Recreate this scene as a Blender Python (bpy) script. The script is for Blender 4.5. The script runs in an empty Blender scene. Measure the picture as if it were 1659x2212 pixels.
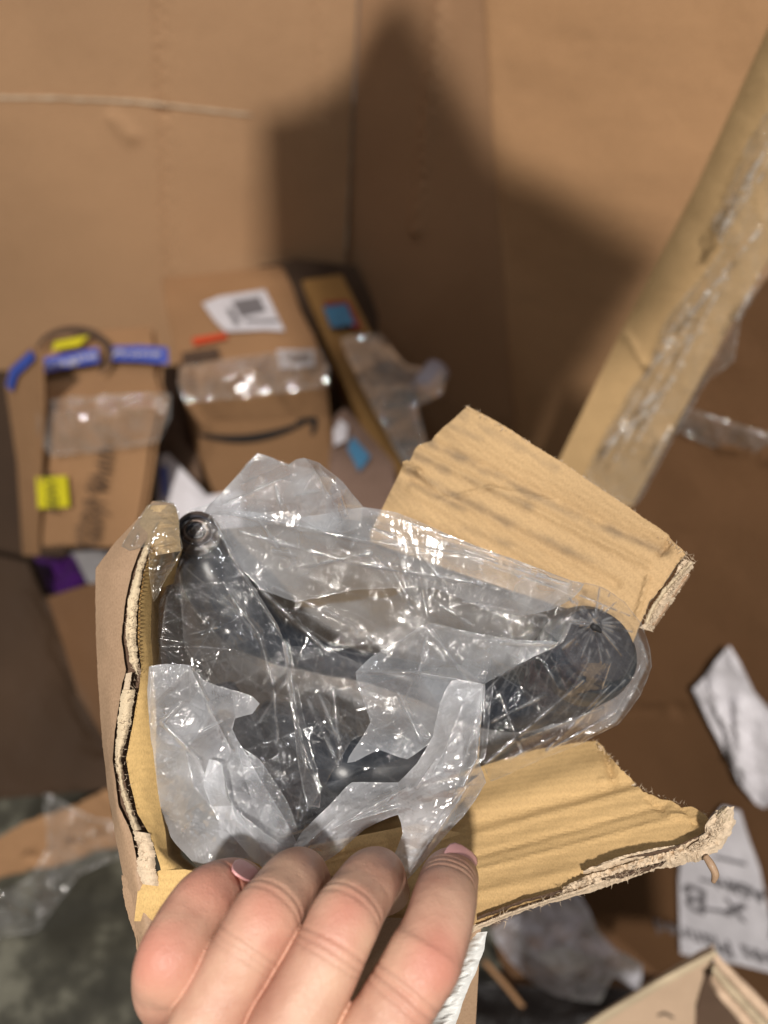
import bpy, bmesh, math, random
import numpy as np
from mathutils import Vector, Matrix
from mathutils.geometry import delaunay_2d_cdt

random.seed(7)
rng = np.random.default_rng(11)
sc = bpy.context.scene
COL = sc.collection

# ------------------------------------------------------------------ camera
PITCH = math.radians(38)
CP, SP = math.cos(PITCH), math.sin(PITCH)
C0 = Vector((0, 0, 1.30))
F = 1703.0                       # focal length in units of a 1659 x 2212 picture
cam_d = bpy.data.cameras.new('camera')
cam = bpy.data.objects.new('camera', cam_d)
COL.objects.link(cam)
cam.location = C0
cam.rotation_euler = (math.radians(90) - PITCH, 0, 0)
cam_d.sensor_fit = 'VERTICAL'
cam_d.sensor_height = 24
cam_d.lens = 24 * F / 2212
cam_d.clip_start = 0.01
cam_d.clip_end = 60
cam_d.dof.use_dof = True
cam_d.dof.focus_distance = 0.205
cam_d.dof.aperture_fstop = (cam_d.lens / 1000) / 0.0031
sc.camera = cam

# ------------------------------------------------------------------ world, lamps, exposure
w = bpy.data.worlds.new('World'); sc.world = w; w.use_nodes = True
w.node_tree.nodes['Background'].inputs[0].default_value = (1.0, 0.93, 0.85, 1)
w.node_tree.nodes['Background'].inputs[1].default_value = 0.115
sc.view_settings.view_transform = 'Standard'
sc.view_settings.look = 'None'
sc.view_settings.exposure = 0.0
KEY = Vector((-0.5, -3.8, 5.2))

def lamp(name, loc, target, sx, sy, power, col=(1, 0.935, 0.855)):
    l = bpy.data.lights.new(name, 'AREA'); l.shape = 'RECTANGLE'
    l.size = sx; l.size_y = sy; l.energy = power; l.color = col
    o = bpy.data.objects.new(name, l); COL.objects.link(o)
    o.location = loc
    o.rotation_euler = (Vector(target) - Vector(loc)).to_track_quat('-Z', 'Y').to_euler()
    return o
lamp('ceiling_lamp', KEY, (0, .6, .9), .30, .26, 430)
lamp('ceiling_lamp', (1.3, -.5, 3.9), (0, .5, .9), .4, .06, 8, (1, .97, .93))
lamp('ceiling_lamp', (-1.8, 1.0, 3.9), (0, .5, .9), .4, .06, 7, (.93, .96, 1))
lamp('ceiling_lamp', (.2, .35, 4.2), (0, .5, .9), .4, .06, 7, (.95, .97, 1))
for q in ((-2.6, -2.4, 4.6), (2.8, .9, 4.4), (-.9, 2.6, 4.8), (-.6, -1.4, 4.6), (1.6, -2.2, 4.7)):
    lamp('ceiling_lamp', q, (0, .3, 1.1), .10, .05, 4.5, (.97, .97, 1))

sc.cycles.max_bounces = 10
sc.cycles.transparent_max_bounces = 24
sc.cycles.transmission_bounces = 8
sc.cycles.caustics_reflective = False
sc.cycles.caustics_refractive = False
sc.cycles.use_denoising = True
sc.cycles.sample_clamp_indirect = 4

# ------------------------------------------------------------------ point helpers
FW = Vector((0, CP, -SP)); UP = Vector((0, SP, CP)); RT = Vector((1, 0, 0))
def ray(u, v):
    return FW + RT * ((u - 829.5) / F) - UP * ((v - 1106) / F)
def P(u, v, d):
    return C0 + ray(u, v) * d
def PN(u, v, d):                 # arrays -> n x 3
    u = np.asarray(u, float); v = np.asarray(v, float); d = np.asarray(d, float)
    a = (u - 829.5) / F; b = (v - 1106) / F
    return np.stack([a * d, (CP - b * SP) * d, 1.30 + (-SP - b * CP) * d], 1)
class Plane:
    def __init__(s, a, b, c):
        s.o = Vector(a); s.x = (Vector(b) - s.o).normalized()
        n = (Vector(b) - s.o).cross(Vector(c) - s.o).normalized()
        if n.dot(C0 - s.o) < 0: n = -n
        s.n = n; s.y = n.cross(s.x)
    def hit(s, u, v, off=0.0):
        r = ray(u, v)
        o = s.o + s.n * off
        return C0 + r * ((o - C0).dot(s.n) / r.dot(s.n))
    def uv(s, p):
        q = p - s.o
        return (q.dot(s.x), q.dot(s.y))
    def at(s, x, y, z=0.0):
        return s.o + s.x * x + s.y * y + s.n * z
def PL(a, b, c):
    return Plane(P(*a), P(*b), P(*c))

# ------------------------------------------------------------------ object helpers
def thing(name, label, cat, loc=(0, 0, 0), group=None):
    o = bpy.data.objects.new(name, None); COL.objects.link(o)
    o.location = loc; o.empty_display_size = .02
    o['label'] = label; o['category'] = cat
    if group: o['group'] = group
    return o
def tag(o, label=None, cat=None, group=None, kind=None):
    if label: o['label'] = label
    if cat: o['category'] = cat
    if group: o['group'] = group
    if kind: o['kind'] = kind
    return o
def mk(name, verts, faces, mats, parent=None, uvs=None, fmat=None, smooth=False):
    me = bpy.data.meshes.new(name)
    me.from_pydata([tuple(v) for v in verts], [], [tuple(int(i) for i in f) for f in faces])
    if not isinstance(mats, (list, tuple)): mats = [mats]
    for m in mats: me.materials.append(m)
    if uvs is not None:
        l = me.uv_layers.new(name='UVMap')
        idx = np.zeros(len(me.loops), int); me.loops.foreach_get('vertex_index', idx)
        arr = np.asarray(uvs, float)[idx]
        l.data.foreach_set('uv', arr.ravel())
    if fmat is not None: me.polygons.foreach_set('material_index', np.asarray(fmat, int))
    if smooth: me.polygons.foreach_set('use_smooth', [True] * len(me.polygons))
    me.update()
    o = bpy.data.objects.new(name, me); COL.objects.link(o)
    if parent is not None:
        o.parent = parent
        o.matrix_parent_inverse = Matrix.Translation(-Vector(parent.location)) if parent.type == 'EMPTY' else Matrix.Identity(4)
    return o

# ------------------------------------------------------------------ numpy noise
def vnoise(x, y, seed=0):
    xi = np.floor(x).astype(int); yi = np.floor(y).astype(int)
    xf = x - xi; yf = y - yi
    def h(a, b):
        n = (a * 374761393 + b * 668265263 + seed * 1442695041) & 0x7fffffff
        n = ((n ^ (n >> 13)) * 1274126177) & 0x7fffffff
        return ((n ^ (n >> 16)) & 0xffff) / 65535.0
    sx = xf * xf * (3 - 2 * xf); sy = yf * yf * (3 - 2 * yf)
    a = h(xi, yi) * (1 - sx) + h(xi + 1, yi) * sx
    b = h(xi, yi + 1) * (1 - sx) + h(xi + 1, yi + 1) * sx
    return (a * (1 - sy) + b * sy) * 2 - 1
def fbm(x, y, seed=0, o=4):
    s = 0; a = 1; t = 0
    for i in range(o):
        s = s + a * vnoise(x * 2 ** i, y * 2 ** i, seed + i * 17); t += a; a *= .5
    return s / t
def crumple(u, v, lam, seed, n=5, warp=.5):
    """network of straight creases: folded triangle waves in several directions"""
    r = np.random.default_rng(seed)
    h = 0; x = u.copy(); y = v.copy(); fold = np.zeros(len(u))
    for i in range(n):
        a = r.uniform(0, math.pi); l = lam * r.uniform(.6, 1.7)
        w = warp * fbm(x / (lam * 2.2), y / (lam * 2.2), seed + i * 5, 2)
        t = (x * math.cos(a) + y * math.sin(a)) / l + w + r.uniform(0, 1)
        tri = np.abs((t % 1.0) * 2 - 1)
        m = np.clip(.5 + 1.1 * fbm(x / (lam * 3), y / (lam * 3), seed + 90 + i, 2), 0, 1)
        h = h + (tri - .5) * m * l / lam
        fold = np.maximum(fold, np.clip(m * 1.6 - .75, 0, 1) * np.exp(-(np.minimum(tri, 1 - tri) * .5 * l / 1.7) ** 2))
    return h / n, fold

# ------------------------------------------------------------------ materials
def nt(name):
    m = bpy.data.materials.new(name); m.use_nodes = True
    t = m.node_tree; b = t.nodes.get('Principled BSDF')
    return m, t, b
def N(t, typ, **k):
    n = t.nodes.new(typ)
    for a, v in k.items():
        if a.startswith('i_'): n.inputs[int(a[2:])].default_value = v
        else: setattr(n, a, v)
    return n
def ramp(t, src, stops):
    r = t.nodes.new('ShaderNodeValToRGB'); t.links.new(src, r.inputs[0])
    e = r.color_ramp.elements
    while len(e) < len(stops): e.new(.5)
    for q, (p, c) in zip(e, stops):
        q.position = p; q.color = (*c, 1) if len(c) == 3 else c
    return r.outputs[0]
def mixc(t, fac, a, b, mode='MIX'):
    m = t.nodes.new('ShaderNodeMix'); m.data_type = 'RGBA'; m.blend_type = mode
    if isinstance(fac, float): m.inputs[0].default_value = fac
    else: t.links.new(fac, m.inputs[0])
    for s, x in ((6, a), (7, b)):
        if isinstance(x, tuple): m.inputs[s].default_value = (*x, 1)
        else: t.links.new(x, m.inputs[s])
    return m.outputs[2]
def card(name, col, scale=1.0, var=.18, rough=.78, flute=None, bump=.25, dirt=0.0, spec=.3, coat=0.0):
    m, t, b = nt(name)
    tc = N(t, 'ShaderNodeTexCoord')
    n1 = N(t, 'ShaderNodeTexNoise'); n1.inputs['Scale'].default_value = 9 * scale; n1.inputs['Detail'].default_value = 5
    n2 = N(t, 'ShaderNodeTexNoise'); n2.inputs['Scale'].default_value = 1100 * scale; n2.inputs['Detail'].default_value = 4
    mp = N(t, 'ShaderNodeMapping'); mp.inputs['Scale'].default_value = (1, .3, 1)
    n3 = N(t, 'ShaderNodeTexNoise'); n3.inputs['Scale'].default_value = 2600 * scale; n3.inputs['Detail'].default_value = 3
    t.links.new(tc.outputs['Object'], n1.inputs[0]); t.links.new(tc.outputs['Object'], n2.inputs[0])
    t.links.new(tc.outputs['UV'], mp.inputs[0]); t.links.new(mp.outputs[0], n3.inputs[0])
    c = Vector(col)
    lo = tuple(c * (1 - var)); hi = tuple(c * (1 + var))
    a = ramp(t, n1.outputs[0], [(.3, lo), (.7, hi)])
    sp = ramp(t, n2.outputs[0], [(.3, (.80, .78, .75)), (.5, (1, 1, 1)), (.72, (1.08, 1.08, 1.08))])
    a = mixc(t, .6, a, sp, 'MULTIPLY')
    sp3 = ramp(t, n3.outputs[0], [(.35, (.8, .79, .77)), (.6, (1.08, 1.08, 1.08))])
    a = mixc(t, .5, a, sp3, 'MULTIPLY')
    h = n2.outputs[0]
    if flute:
        lam, amt = flute
        wv = N(t, 'ShaderNodeTexWave'); wv.bands_direction = 'Y'; wv.inputs['Scale'].default_value = 1 / lam * .5 * .628
        wv.inputs['Distortion'].default_value = 1.2; wv.inputs['Detail'].default_value = 2; wv.inputs['Detail Scale'].default_value = .3
        t.links.new(tc.outputs['UV'], wv.inputs[0])
        fr = ramp(t, wv.outputs[1], [(0, (1 - amt,) * 3), (1, (1 + amt * .5,) * 3)])
        a = mixc(t, 1.0, a, fr, 'MULTIPLY')
    if dirt:
        n4 = N(t, 'ShaderNodeTexNoise'); n4.inputs['Scale'].default_value = 22 * scale; n4.inputs['Detail'].default_value = 8; n4.inputs['Roughness'].default_value = .7
        mp4 = N(t, 'ShaderNodeMapping'); mp4.inputs['Scale'].default_value = (.35, 1.6, 1)
        t.links.new(tc.outputs['UV'], mp4.inputs[0]); t.links.new(mp4.outputs[0], n4.inputs[0])
        dr = ramp(t, n4.outputs[0], [(.5, (1, 1, 1)), (.68, (1 - dirt,) * 3)])
        a = mixc(t, 1.0, a, dr, 'MULTIPLY')
    at = N(t, 'ShaderNodeAttribute'); at.attribute_name = 'stain'
    a = mixc(t, at.outputs['Fac'], a, (.10, .085, .07))
    t.links.new(a, b.inputs['Base Color'])
    b.inputs['Roughness'].default_value = rough
    b.inputs['Specular IOR Level'].default_value = spec
    if coat:
        b.inputs['Coat Weight'].default_value = coat; b.inputs['Coat Roughness'].default_value = .12
    bp = N(t, 'ShaderNodeBump'); bp.inputs['Strength'].default_value = bump; bp.inputs['Distance'].default_value = .00025 / scale
    t.links.new(h, bp.inputs['Height']); t.links.new(bp.outputs[0], b.inputs['Normal'])
    return m
def plain(name, col, rough=.6, spec=.4, metal=0, bumpscale=0, bump=.2, var=.08, coat=0):
    m, t, b = nt(name)
    tc = N(t, 'ShaderNodeTexCoord')
    n1 = N(t, 'ShaderNodeTexNoise'); n1.inputs['Scale'].default_value = 35; n1.inputs['Detail'].default_value = 6
    t.links.new(tc.outputs['Object'], n1.inputs[0])
    c = Vector(col)
    a = ramp(t, n1.outputs[0], [(.3, tuple(c * (1 - var))), (.7, tuple(c * (1 + var)))])
    t.links.new(a, b.inputs['Base Color'])
    b.inputs['Roughness'].default_value = rough; b.inputs['Specular IOR Level'].default_value = spec
    b.inputs['Metallic'].default_value = metal
    if coat: b.inputs['Coat Weight'].default_value = coat
    if bumpscale:
        n2 = N(t, 'ShaderNodeTexNoise'); n2.inputs['Scale'].default_value = bumpscale; n2.inputs['Detail'].default_value = 5
        t.links.new(tc.outputs['Object'], n2.inputs[0])
        bp = N(t, 'ShaderNodeBump'); bp.inputs['Strength'].default_value = bump; bp.inputs['Distance'].default_value = .001
        t.links.new(n2.outputs[0], bp.inputs['Height']); t.links.new(bp.outputs[0], b.inputs['Normal'])
    return m
def film_mat(name, milk=.2, tint=(.93, .95, 1.0), rough=.10, gl=1.0, bscale=260, bump=.40, bdist=.0005, edge=.18, cap=.30, fold=1.0, fgloss=.50):
    m, t, b = nt(name); t.nodes.remove(b)
    out = t.nodes['Material Output']
    tc = N(t, 'ShaderNodeTexCoord')
    tr = N(t, 'ShaderNodeBsdfTransparent', i_0=(.97, .97, .97, 1))
    df = N(t, 'ShaderNodeBsdfDiffuse', i_0=(*tint, 1)); tl = N(t, 'ShaderNodeBsdfTranslucent', i_0=(*tint, 1))
    gs = N(t, 'ShaderNodeBsdfGlossy', i_0=(1, 1, 1, 1)); gs.inputs['Roughness'].default_value = rough
    # micro wrinkles
    v1 = N(t, 'ShaderNodeTexVoronoi'); v1.feature = 'DISTANCE_TO_EDGE'; v1.inputs['Scale'].default_value = bscale
    n0 = N(t, 'ShaderNodeTexNoise'); n0.inputs['Scale'].default_value = bscale * .7; n0.inputs['Detail'].default_value = 3
    va = N(t, 'ShaderNodeVectorMath'); va.operation = 'MULTIPLY_ADD'
    t.links.new(n0.outputs[1], va.inputs[0]); va.inputs[1].default_value = (.012, .012, .012)
    t.links.new(tc.outputs['Object'], va.inputs[2]); t.links.new(va.outputs[0], v1.inputs[0])
    n1 = N(t, 'ShaderNodeTexNoise'); n1.inputs['Scale'].default_value = bscale * .35; n1.inputs['Detail'].default_value = 6
    n1.noise_type = 'RIDGED_MULTIFRACTAL'
    t.links.new(tc.outputs['Object'], n1.inputs[0])
    mask = N(t, 'ShaderNodeTexNoise'); mask.inputs['Scale'].default_value = bscale * .18
    t.links.new(tc.outputs['Object'], mask.inputs[0])
    mk_ = N(t, 'ShaderNodeMapRange'); mk_.inputs[1].default_value = .42; mk_.inputs[2].default_value = .68
    t.links.new(mask.outputs[0], mk_.inputs[0])
    mn = N(t, 'ShaderNodeMath', operation='MINIMUM', i_1=.08); t.links.new(v1.outputs[0], mn.inputs[0])
    ml = N(t, 'ShaderNodeMath', operation='MULTIPLY', i_1=4.0); t.links.new(mn.outputs[0], ml.inputs[0])
    m2 = N(t, 'ShaderNodeMath', operation='MULTIPLY'); t.links.new(ml.outputs[0], m2.inputs[0]); t.links.new(mk_.outputs[0], m2.inputs[1])
    m3 = N(t, 'ShaderNodeMath', operation='MULTIPLY_ADD', i_1=.25); t.links.new(n1.outputs[0], m3.inputs[0]); t.links.new(m2.outputs[0], m3.inputs[2])
    bp = N(t, 'ShaderNodeBump'); bp.inputs['Strength'].default_value = bump; bp.inputs['Distance'].default_value = bdist
    t.links.new(m3.outputs[0], bp.inputs['Height'])
    for x in (df, tl, gs): t.links.new(bp.outputs[0], x.inputs['Normal'])
    mx = N(t, 'ShaderNodeMixShader', i_0=.45); t.links.new(df.outputs[0], mx.inputs[1]); t.links.new(tl.outputs[0], mx.inputs[2])
    lw = N(t, 'ShaderNodeLayerWeight', i_0=.30)
    mm = N(t, 'ShaderNodeMapRange'); mm.inputs[1].default_value = 0; mm.inputs[2].default_value = 1
    mm.inputs[3].default_value = milk; mm.inputs[4].default_value = min(.8, milk * 1.8 + edge)
    t.links.new(lw.outputs['Facing'], mm.inputs[0])
    cl = N(t, 'ShaderNodeTexNoise'); cl.inputs['Scale'].default_value = 55; cl.inputs['Detail'].default_value = 3
    t.links.new(tc.outputs['Object'], cl.inputs[0])
    cm = N(t, 'ShaderNodeMapRange'); cm.inputs[1].default_value = .3; cm.inputs[2].default_value = .7; cm.inputs[3].default_value = .4; cm.inputs[4].default_value = 1.6
    t.links.new(cl.outputs[0], cm.inputs[0])
    mq = N(t, 'ShaderNodeMath', operation='MULTIPLY'); mq.use_clamp = True
    t.links.new(mm.outputs[0], mq.inputs[0]); t.links.new(cm.outputs[0], mq.inputs[1])
    fo = N(t, 'ShaderNodeAttribute'); fo.attribute_name = 'fold'
    mq2 = N(t, 'ShaderNodeMath', operation='MULTIPLY_ADD', i_1=.42 * fold); mq2.use_clamp = True
    t.links.new(fo.outputs['Fac'], mq2.inputs[0]); t.links.new(mq.outputs[0], mq2.inputs[2]); mq = mq2
    m1 = N(t, 'ShaderNodeMixShader'); t.links.new(mq.outputs[0], m1.inputs[0]); t.links.new(tr.outputs[0], m1.inputs[1]); t.links.new(mx.outputs[0], m1.inputs[2])
    fr = N(t, 'ShaderNodeFresnel', i_0=1.55); t.links.new(bp.outputs[0], fr.inputs['Normal'])
    fm0 = N(t, 'ShaderNodeMath', operation='MULTIPLY', i_1=1.15 * gl); t.links.new(fr.outputs[0], fm0.inputs[0])
    fm = N(t, 'ShaderNodeMath', operation='MINIMUM', i_1=cap * gl); t.links.new(fm0.outputs[0], fm.inputs[0])
    fm1 = N(t, 'ShaderNodeMath', operation='MULTIPLY_ADD', i_1=fgloss * fold); fm1.use_clamp = True
    t.links.new(fo.outputs['Fac'], fm1.inputs[0]); t.links.new(fm.outputs[0], fm1.inputs[2]); fm = fm1
    m4 = N(t, 'ShaderNodeMixShader'); t.links.new(fm.outputs[0], m4.inputs[0]); t.links.new(m1.outputs[0], m4.inputs[1]); t.links.new(gs.outputs[0], m4.inputs[2])
    t.links.new(m4.outputs[0], out.inputs[0])
    return m

KRAFT = (.43, .285, .155)
M = {}
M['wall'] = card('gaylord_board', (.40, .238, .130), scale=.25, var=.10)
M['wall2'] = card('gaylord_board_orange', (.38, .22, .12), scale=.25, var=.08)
M['wall3'] = card('gaylord_board_lit', (.48, .275, .14), scale=.25, var=.09, dirt=.12)  # lit copy of the board, lightened for light on the right wall
M['inner'] = card('kraft_inside', (.53, .355, .165), scale=1.6, var=.10, flute=(.0022, .05), bump=.35)
M['inner_dirty'] = card('kraft_inside_scuffed', (.48, .325, .17), scale=1.5, var=.10, dirt=.42, flute=(.0022, .04), bump=.35)
M['outer'] = card('kraft_outside', (.38, .255, .165), scale=1.6, var=.10, bump=.3, rough=.55, coat=.25)
M['yellow'] = card('kraft_inner_liner', (.62, .42, .175), scale=1.6, var=.08, flute=(.0022, .04))
M['torn'] = card('torn_paper_core', (.60, .48, .35), scale=1.6, var=.16, bump=.6, rough=.95)
M['cream'] = card('torn_liner', (.60, .49, .34), scale=2.2, var=.22, bump=.6, rough=.95)
M['gap'] = card('painted_gap_shade', (.12, .075, .05), scale=2, var=.2, rough=.95)  # dark brown that stands in for shade in gaps and recesses
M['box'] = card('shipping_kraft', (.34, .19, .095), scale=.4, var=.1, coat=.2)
M['box_dark'] = card('brown_carton_shade', (.125, .062, .027), scale=.35, var=.14)  # shadow on the right carton put into this dark brown
M['box_orange'] = card('orange_kraft', (.33, .18, .06), scale=.4, var=.1)
M['board'] = card('corner_board', (.60, .40, .20), scale=.6, var=.12)
M['pale'] = card('pale_carton', (.66, .48, .34), scale=.8, var=.08)
M['ink'] = plain('black_print', (.02, .02, .022), .6)
M['inkb'] = plain('brown_print', (.075, .045, .03), .7)
M['yel'] = plain('yellow_label', (.62, .55, .02), .5)
M['blue'] = plain('blue_tape', (.05, .10, .46), .35)
M['lblue'] = plain('blue_label', (.06, .21, .37), .5)
M['red'] = plain('red_label', (.55, .06, .02), .5)
M['dred'] = plain('dark_red_label', (.25, .02, .02), .5)
M['white'] = plain('white_paper', (.62, .60, .64), .7, bumpscale=30, bump=.4)
M['wprint'] = plain('grey_print', (.16, .15, .16), .7)
M['purple'] = plain('purple_poly', (.05, .01, .10), .4)
M['black'] = plain('black_plastic', (.009, .014, .024), .34, .5, bumpscale=900, bump=.06)
M['rubber'] = plain('dark_grey_foam', (.035, .034, .042), .75, .3, bumpscale=600, bump=.5)
M['film'] = film_mat('clear_poly_film', .02, (.88, .92, 1.0), edge=.10, cap=.13, fold=1.0, bump=.2)
M['film2'] = film_mat('milky_poly_film', .26, (.85, .90, .98), edge=.16, cap=.18, bump=.25, fold=1.0)
M['film3'] = film_mat('creased_milky_film', .46, (.90, .93, 1.0), bump=.3)
M['wrap'] = film_mat('stretch_wrap', .07, (1, 1, 1), .07, .9, 60, .5, .002)
M['wrap2'] = film_mat('painted_streak_wrap', .05, (1, 1, 1), .12, .8, 60, .3, .001, edge=.10, cap=.2, fold=1.7, fgloss=.06)  # ridges whitened in the colour to imitate shiny streaks
M['tapefilm'] = film_mat('packing_tape', .08, (.78, .70, .55), .10, .9, 160, .35, .0005)
M['tissue'] = film_mat('white_plastic_sheet', .55, (.86, .85, .95), .25, .8, 60, .3, .001)

# ------------------------------------------------------------------ builders
def jag(poly, amps, seed=1, step=8):
    """fractal torn outline; poly pixel points, amps per edge (pixels)"""
    r = random.Random(seed); out = []
    n = len(poly)
    for i in range(n):
        a = poly[i]; b = poly[(i + 1) % n]; am = amps[i] if i < len(amps) else 0
        L = math.hypot(b[0] - a[0], b[1] - a[1]); k = max(1, int(L / step))
        nx, ny = -(b[1] - a[1]) / max(L, 1), (b[0] - a[0]) / max(L, 1)
        ph = r.uniform(0, 50)
        for j in range(k):
            t = j / k; e = am * (vn1(ph + t * L / 26) + .6 * vn1(ph + 9 + t * L / 9) + r.uniform(-.45, .45)) if j else 0
            out.append((a[0] + (b[0] - a[0]) * t + nx * e, a[1] + (b[1] - a[1]) * t + ny * e))
    return out
def vn1(x):
    return float(vnoise(np.array([x]), np.array([.5]), 5)[0])
def segdist(px, py, a, b):
    ax, ay = a; bx, by = b
    dx, dy = bx - ax, by - ay; L2 = dx * dx + dy * dy + 1e-9
    t = np.clip(((px - ax) * dx + (py - ay) * dy) / L2, 0, 1)
    return np.hypot(px - ax - t * dx, py - ay - t * dy)
def panel(name, plane, outline, mat, parent=None, thick=.003, grid=14, creases=(), warp=0.0, edge_mat=None, back_mat=None, seed=1, wl=90, uvrot=0, bend=None, stains=()):
    """board cut to an outline (picture coordinates cast onto its plane), given thickness behind it"""
    us = [p[0] for p in outline]; vs = [p[1] for p in outline]
    pts = [Vector(p) for p in outline]; n = len(pts)
    if grid:
        from mathutils.geometry import intersect_point_tri_2d
        g = []
        y = min(vs) + grid * .5; row = 0
        while y < max(vs):
            x = min(us) + (grid * .5 if row % 2 else 0)
            while x < max(us):
                g.append((x + random.uniform(-.2, .2) * grid, y + random.uniform(-.2, .2) * grid)); x += grid
            y += grid * .87; row += 1
        if g:
            g = np.array(g); o = np.array(outline)
            ins = np.zeros(len(g), bool); dmin = np.full(len(g), 1e9); j = n - 1
            for i in range(n):
                xi, yi = o[i]; xj, yj = o[j]
                c = ((yi > g[:, 1]) != (yj > g[:, 1])) & (g[:, 0] < (xj - xi) * (g[:, 1] - yi) / (yj - yi + 1e-12) + xi)
                ins ^= c; dmin = np.minimum(dmin, segdist(g[:, 0], g[:, 1], o[i], o[j])); j = i
            g = g[ins & (dmin > grid * .35)]
            pts += [Vector(p) for p in g]
    r = delaunay_2d_cdt(pts, [], [list(range(n))], 1, 1e-4)
    vv, ee, ff = r[0], r[1], r[2]
    U = np.array([p.x for p in vv]); V = np.array([p.y for p in vv])
    h = np.zeros(len(U))
    for c in creases:
        a, b, amp, wd = c
        h += amp * np.exp(-(segdist(U, V, a, b) / wd) ** 2)
    if warp: h += warp * fbm(U / wl, V / wl, seed, 4)
    if bend: h += bend(U, V)
    top = [plane.hit(float(u), float(v)) for u, v in zip(U, V)]
    uv = [plane.uv(p) for p in top]
    if uvrot:
        c, s = math.cos(uvrot), math.sin(uvrot); uv = [(a * c - b * s, a * s + b * c) for a, b in uv]
    top = [p + plane.n * float(x) for p, x in zip(top, h)]
    bot = [p - plane.n * thick for p in top]
    m = len(top)
    # orient
    faces = []
    for f in ff:
        a, b, c = (top[f[0]], top[f[1]], top[f[2]])
        faces.append(tuple(f) if (b - a).cross(c - a).dot(plane.n) > 0 else tuple(reversed(f)))
    k = len(faces)
    back = [tuple(i + m for i in reversed(f)) for f in faces]
    cnt = {}
    for f in faces:
        for i in range(3):
            e = (f[i], f[(i + 1) % 3]); cnt[e] = cnt.get(e, 0) + 1
    side = [(b, a, a + m, b + m) for (a, b) in cnt if (b, a) not in cnt]
    mats = [mat, back_mat or mat, edge_mat or mat]
    fm = [0] * k + [1] * k + [2] * len(side)
    o = mk(name, top + bot, faces + back + side, mats, parent, uv + uv, fm)
    if stains:
        z = np.zeros(len(U))
        for (a, b, amt, wd) in stains:
            dd = segdist(U, V, a, b) + 5 * fbm(U / 30, V / 30, seed + 3, 3)
            z = np.maximum(z, amt * np.exp(-(np.abs(dd) / wd) ** 2) * np.clip(.55 + .9 * fbm(U / 34, V / 34, seed + 9, 4), 0, 1))
        at = o.data.attributes.new('stain', 'FLOAT', 'POINT'); at.data.foreach_set('value', np.r_[z, z * 0])
    return o
def decal(name, plane, poly, mat, parent, off=.0012, thick=.0006, grid=0, warp=0.0):
    pl = Plane(plane.o + plane.n * off, plane.o + plane.n * off + plane.x, plane.o + plane.n * off + plane.y)
    return panel(name, pl, poly, mat, parent, thick, grid, warp=warp)
def hexbox(name, top4, bot4, mat, parent=None, bevel=.004, sub=0, warp=0, seed=3):
    """carton from its eight corners (u,v,d), lid order back-left, back-right, front-right, front-left"""
    bm = bmesh.new()
    t = [bm.verts.new(P(*p) if not isinstance(p, Vector) else p) for p in top4]
    b = [bm.verts.new(P(*p) if not isinstance(p, Vector) else p) for p in bot4]
    bm.faces.new(t[::-1]); bm.faces.new(b)
    for i in range(4):
        j = (i + 1) % 4; bm.faces.new((t[i], t[j], b[j], b[i]))
    bmesh.ops.recalc_face_normals(bm, faces=bm.faces)
    if bevel: bmesh.ops.bevel(bm, geom=bm.edges, offset=bevel, segments=2, affect='EDGES')
    if sub:
        bmesh.ops.triangulate(bm, faces=[f for f in bm.faces if len(f.verts) > 4])
        bmesh.ops.subdivide_edges(bm, edges=bm.edges, cuts=sub, use_grid_fill=True)
        for v in bm.verts:
            q = v.co * 14
            from mathutils import noise
            v.co += noise.noise_vector(q + Vector((seed, 0, 0))) * warp
    uvl = bm.loops.layers.uv.new('UVMap')
    for f in bm.faces:
        nn = f.normal; ax = nn.orthogonal().normalized(); ay = nn.cross(ax)
        for l in f.loops: l[uvl].uv = (l.vert.co.dot(ax), l.vert.co.dot(ay))
    me = bpy.data.meshes.new(name); bm.to_mesh(me); bm.free(); me.materials.append(mat)
    o = bpy.data.objects.new(name, me); COL.objects.link(o)
    if parent is not None:
        o.parent = parent; o.matrix_parent_inverse = Matrix.Translation(-Vector(parent.location))
    return o
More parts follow.
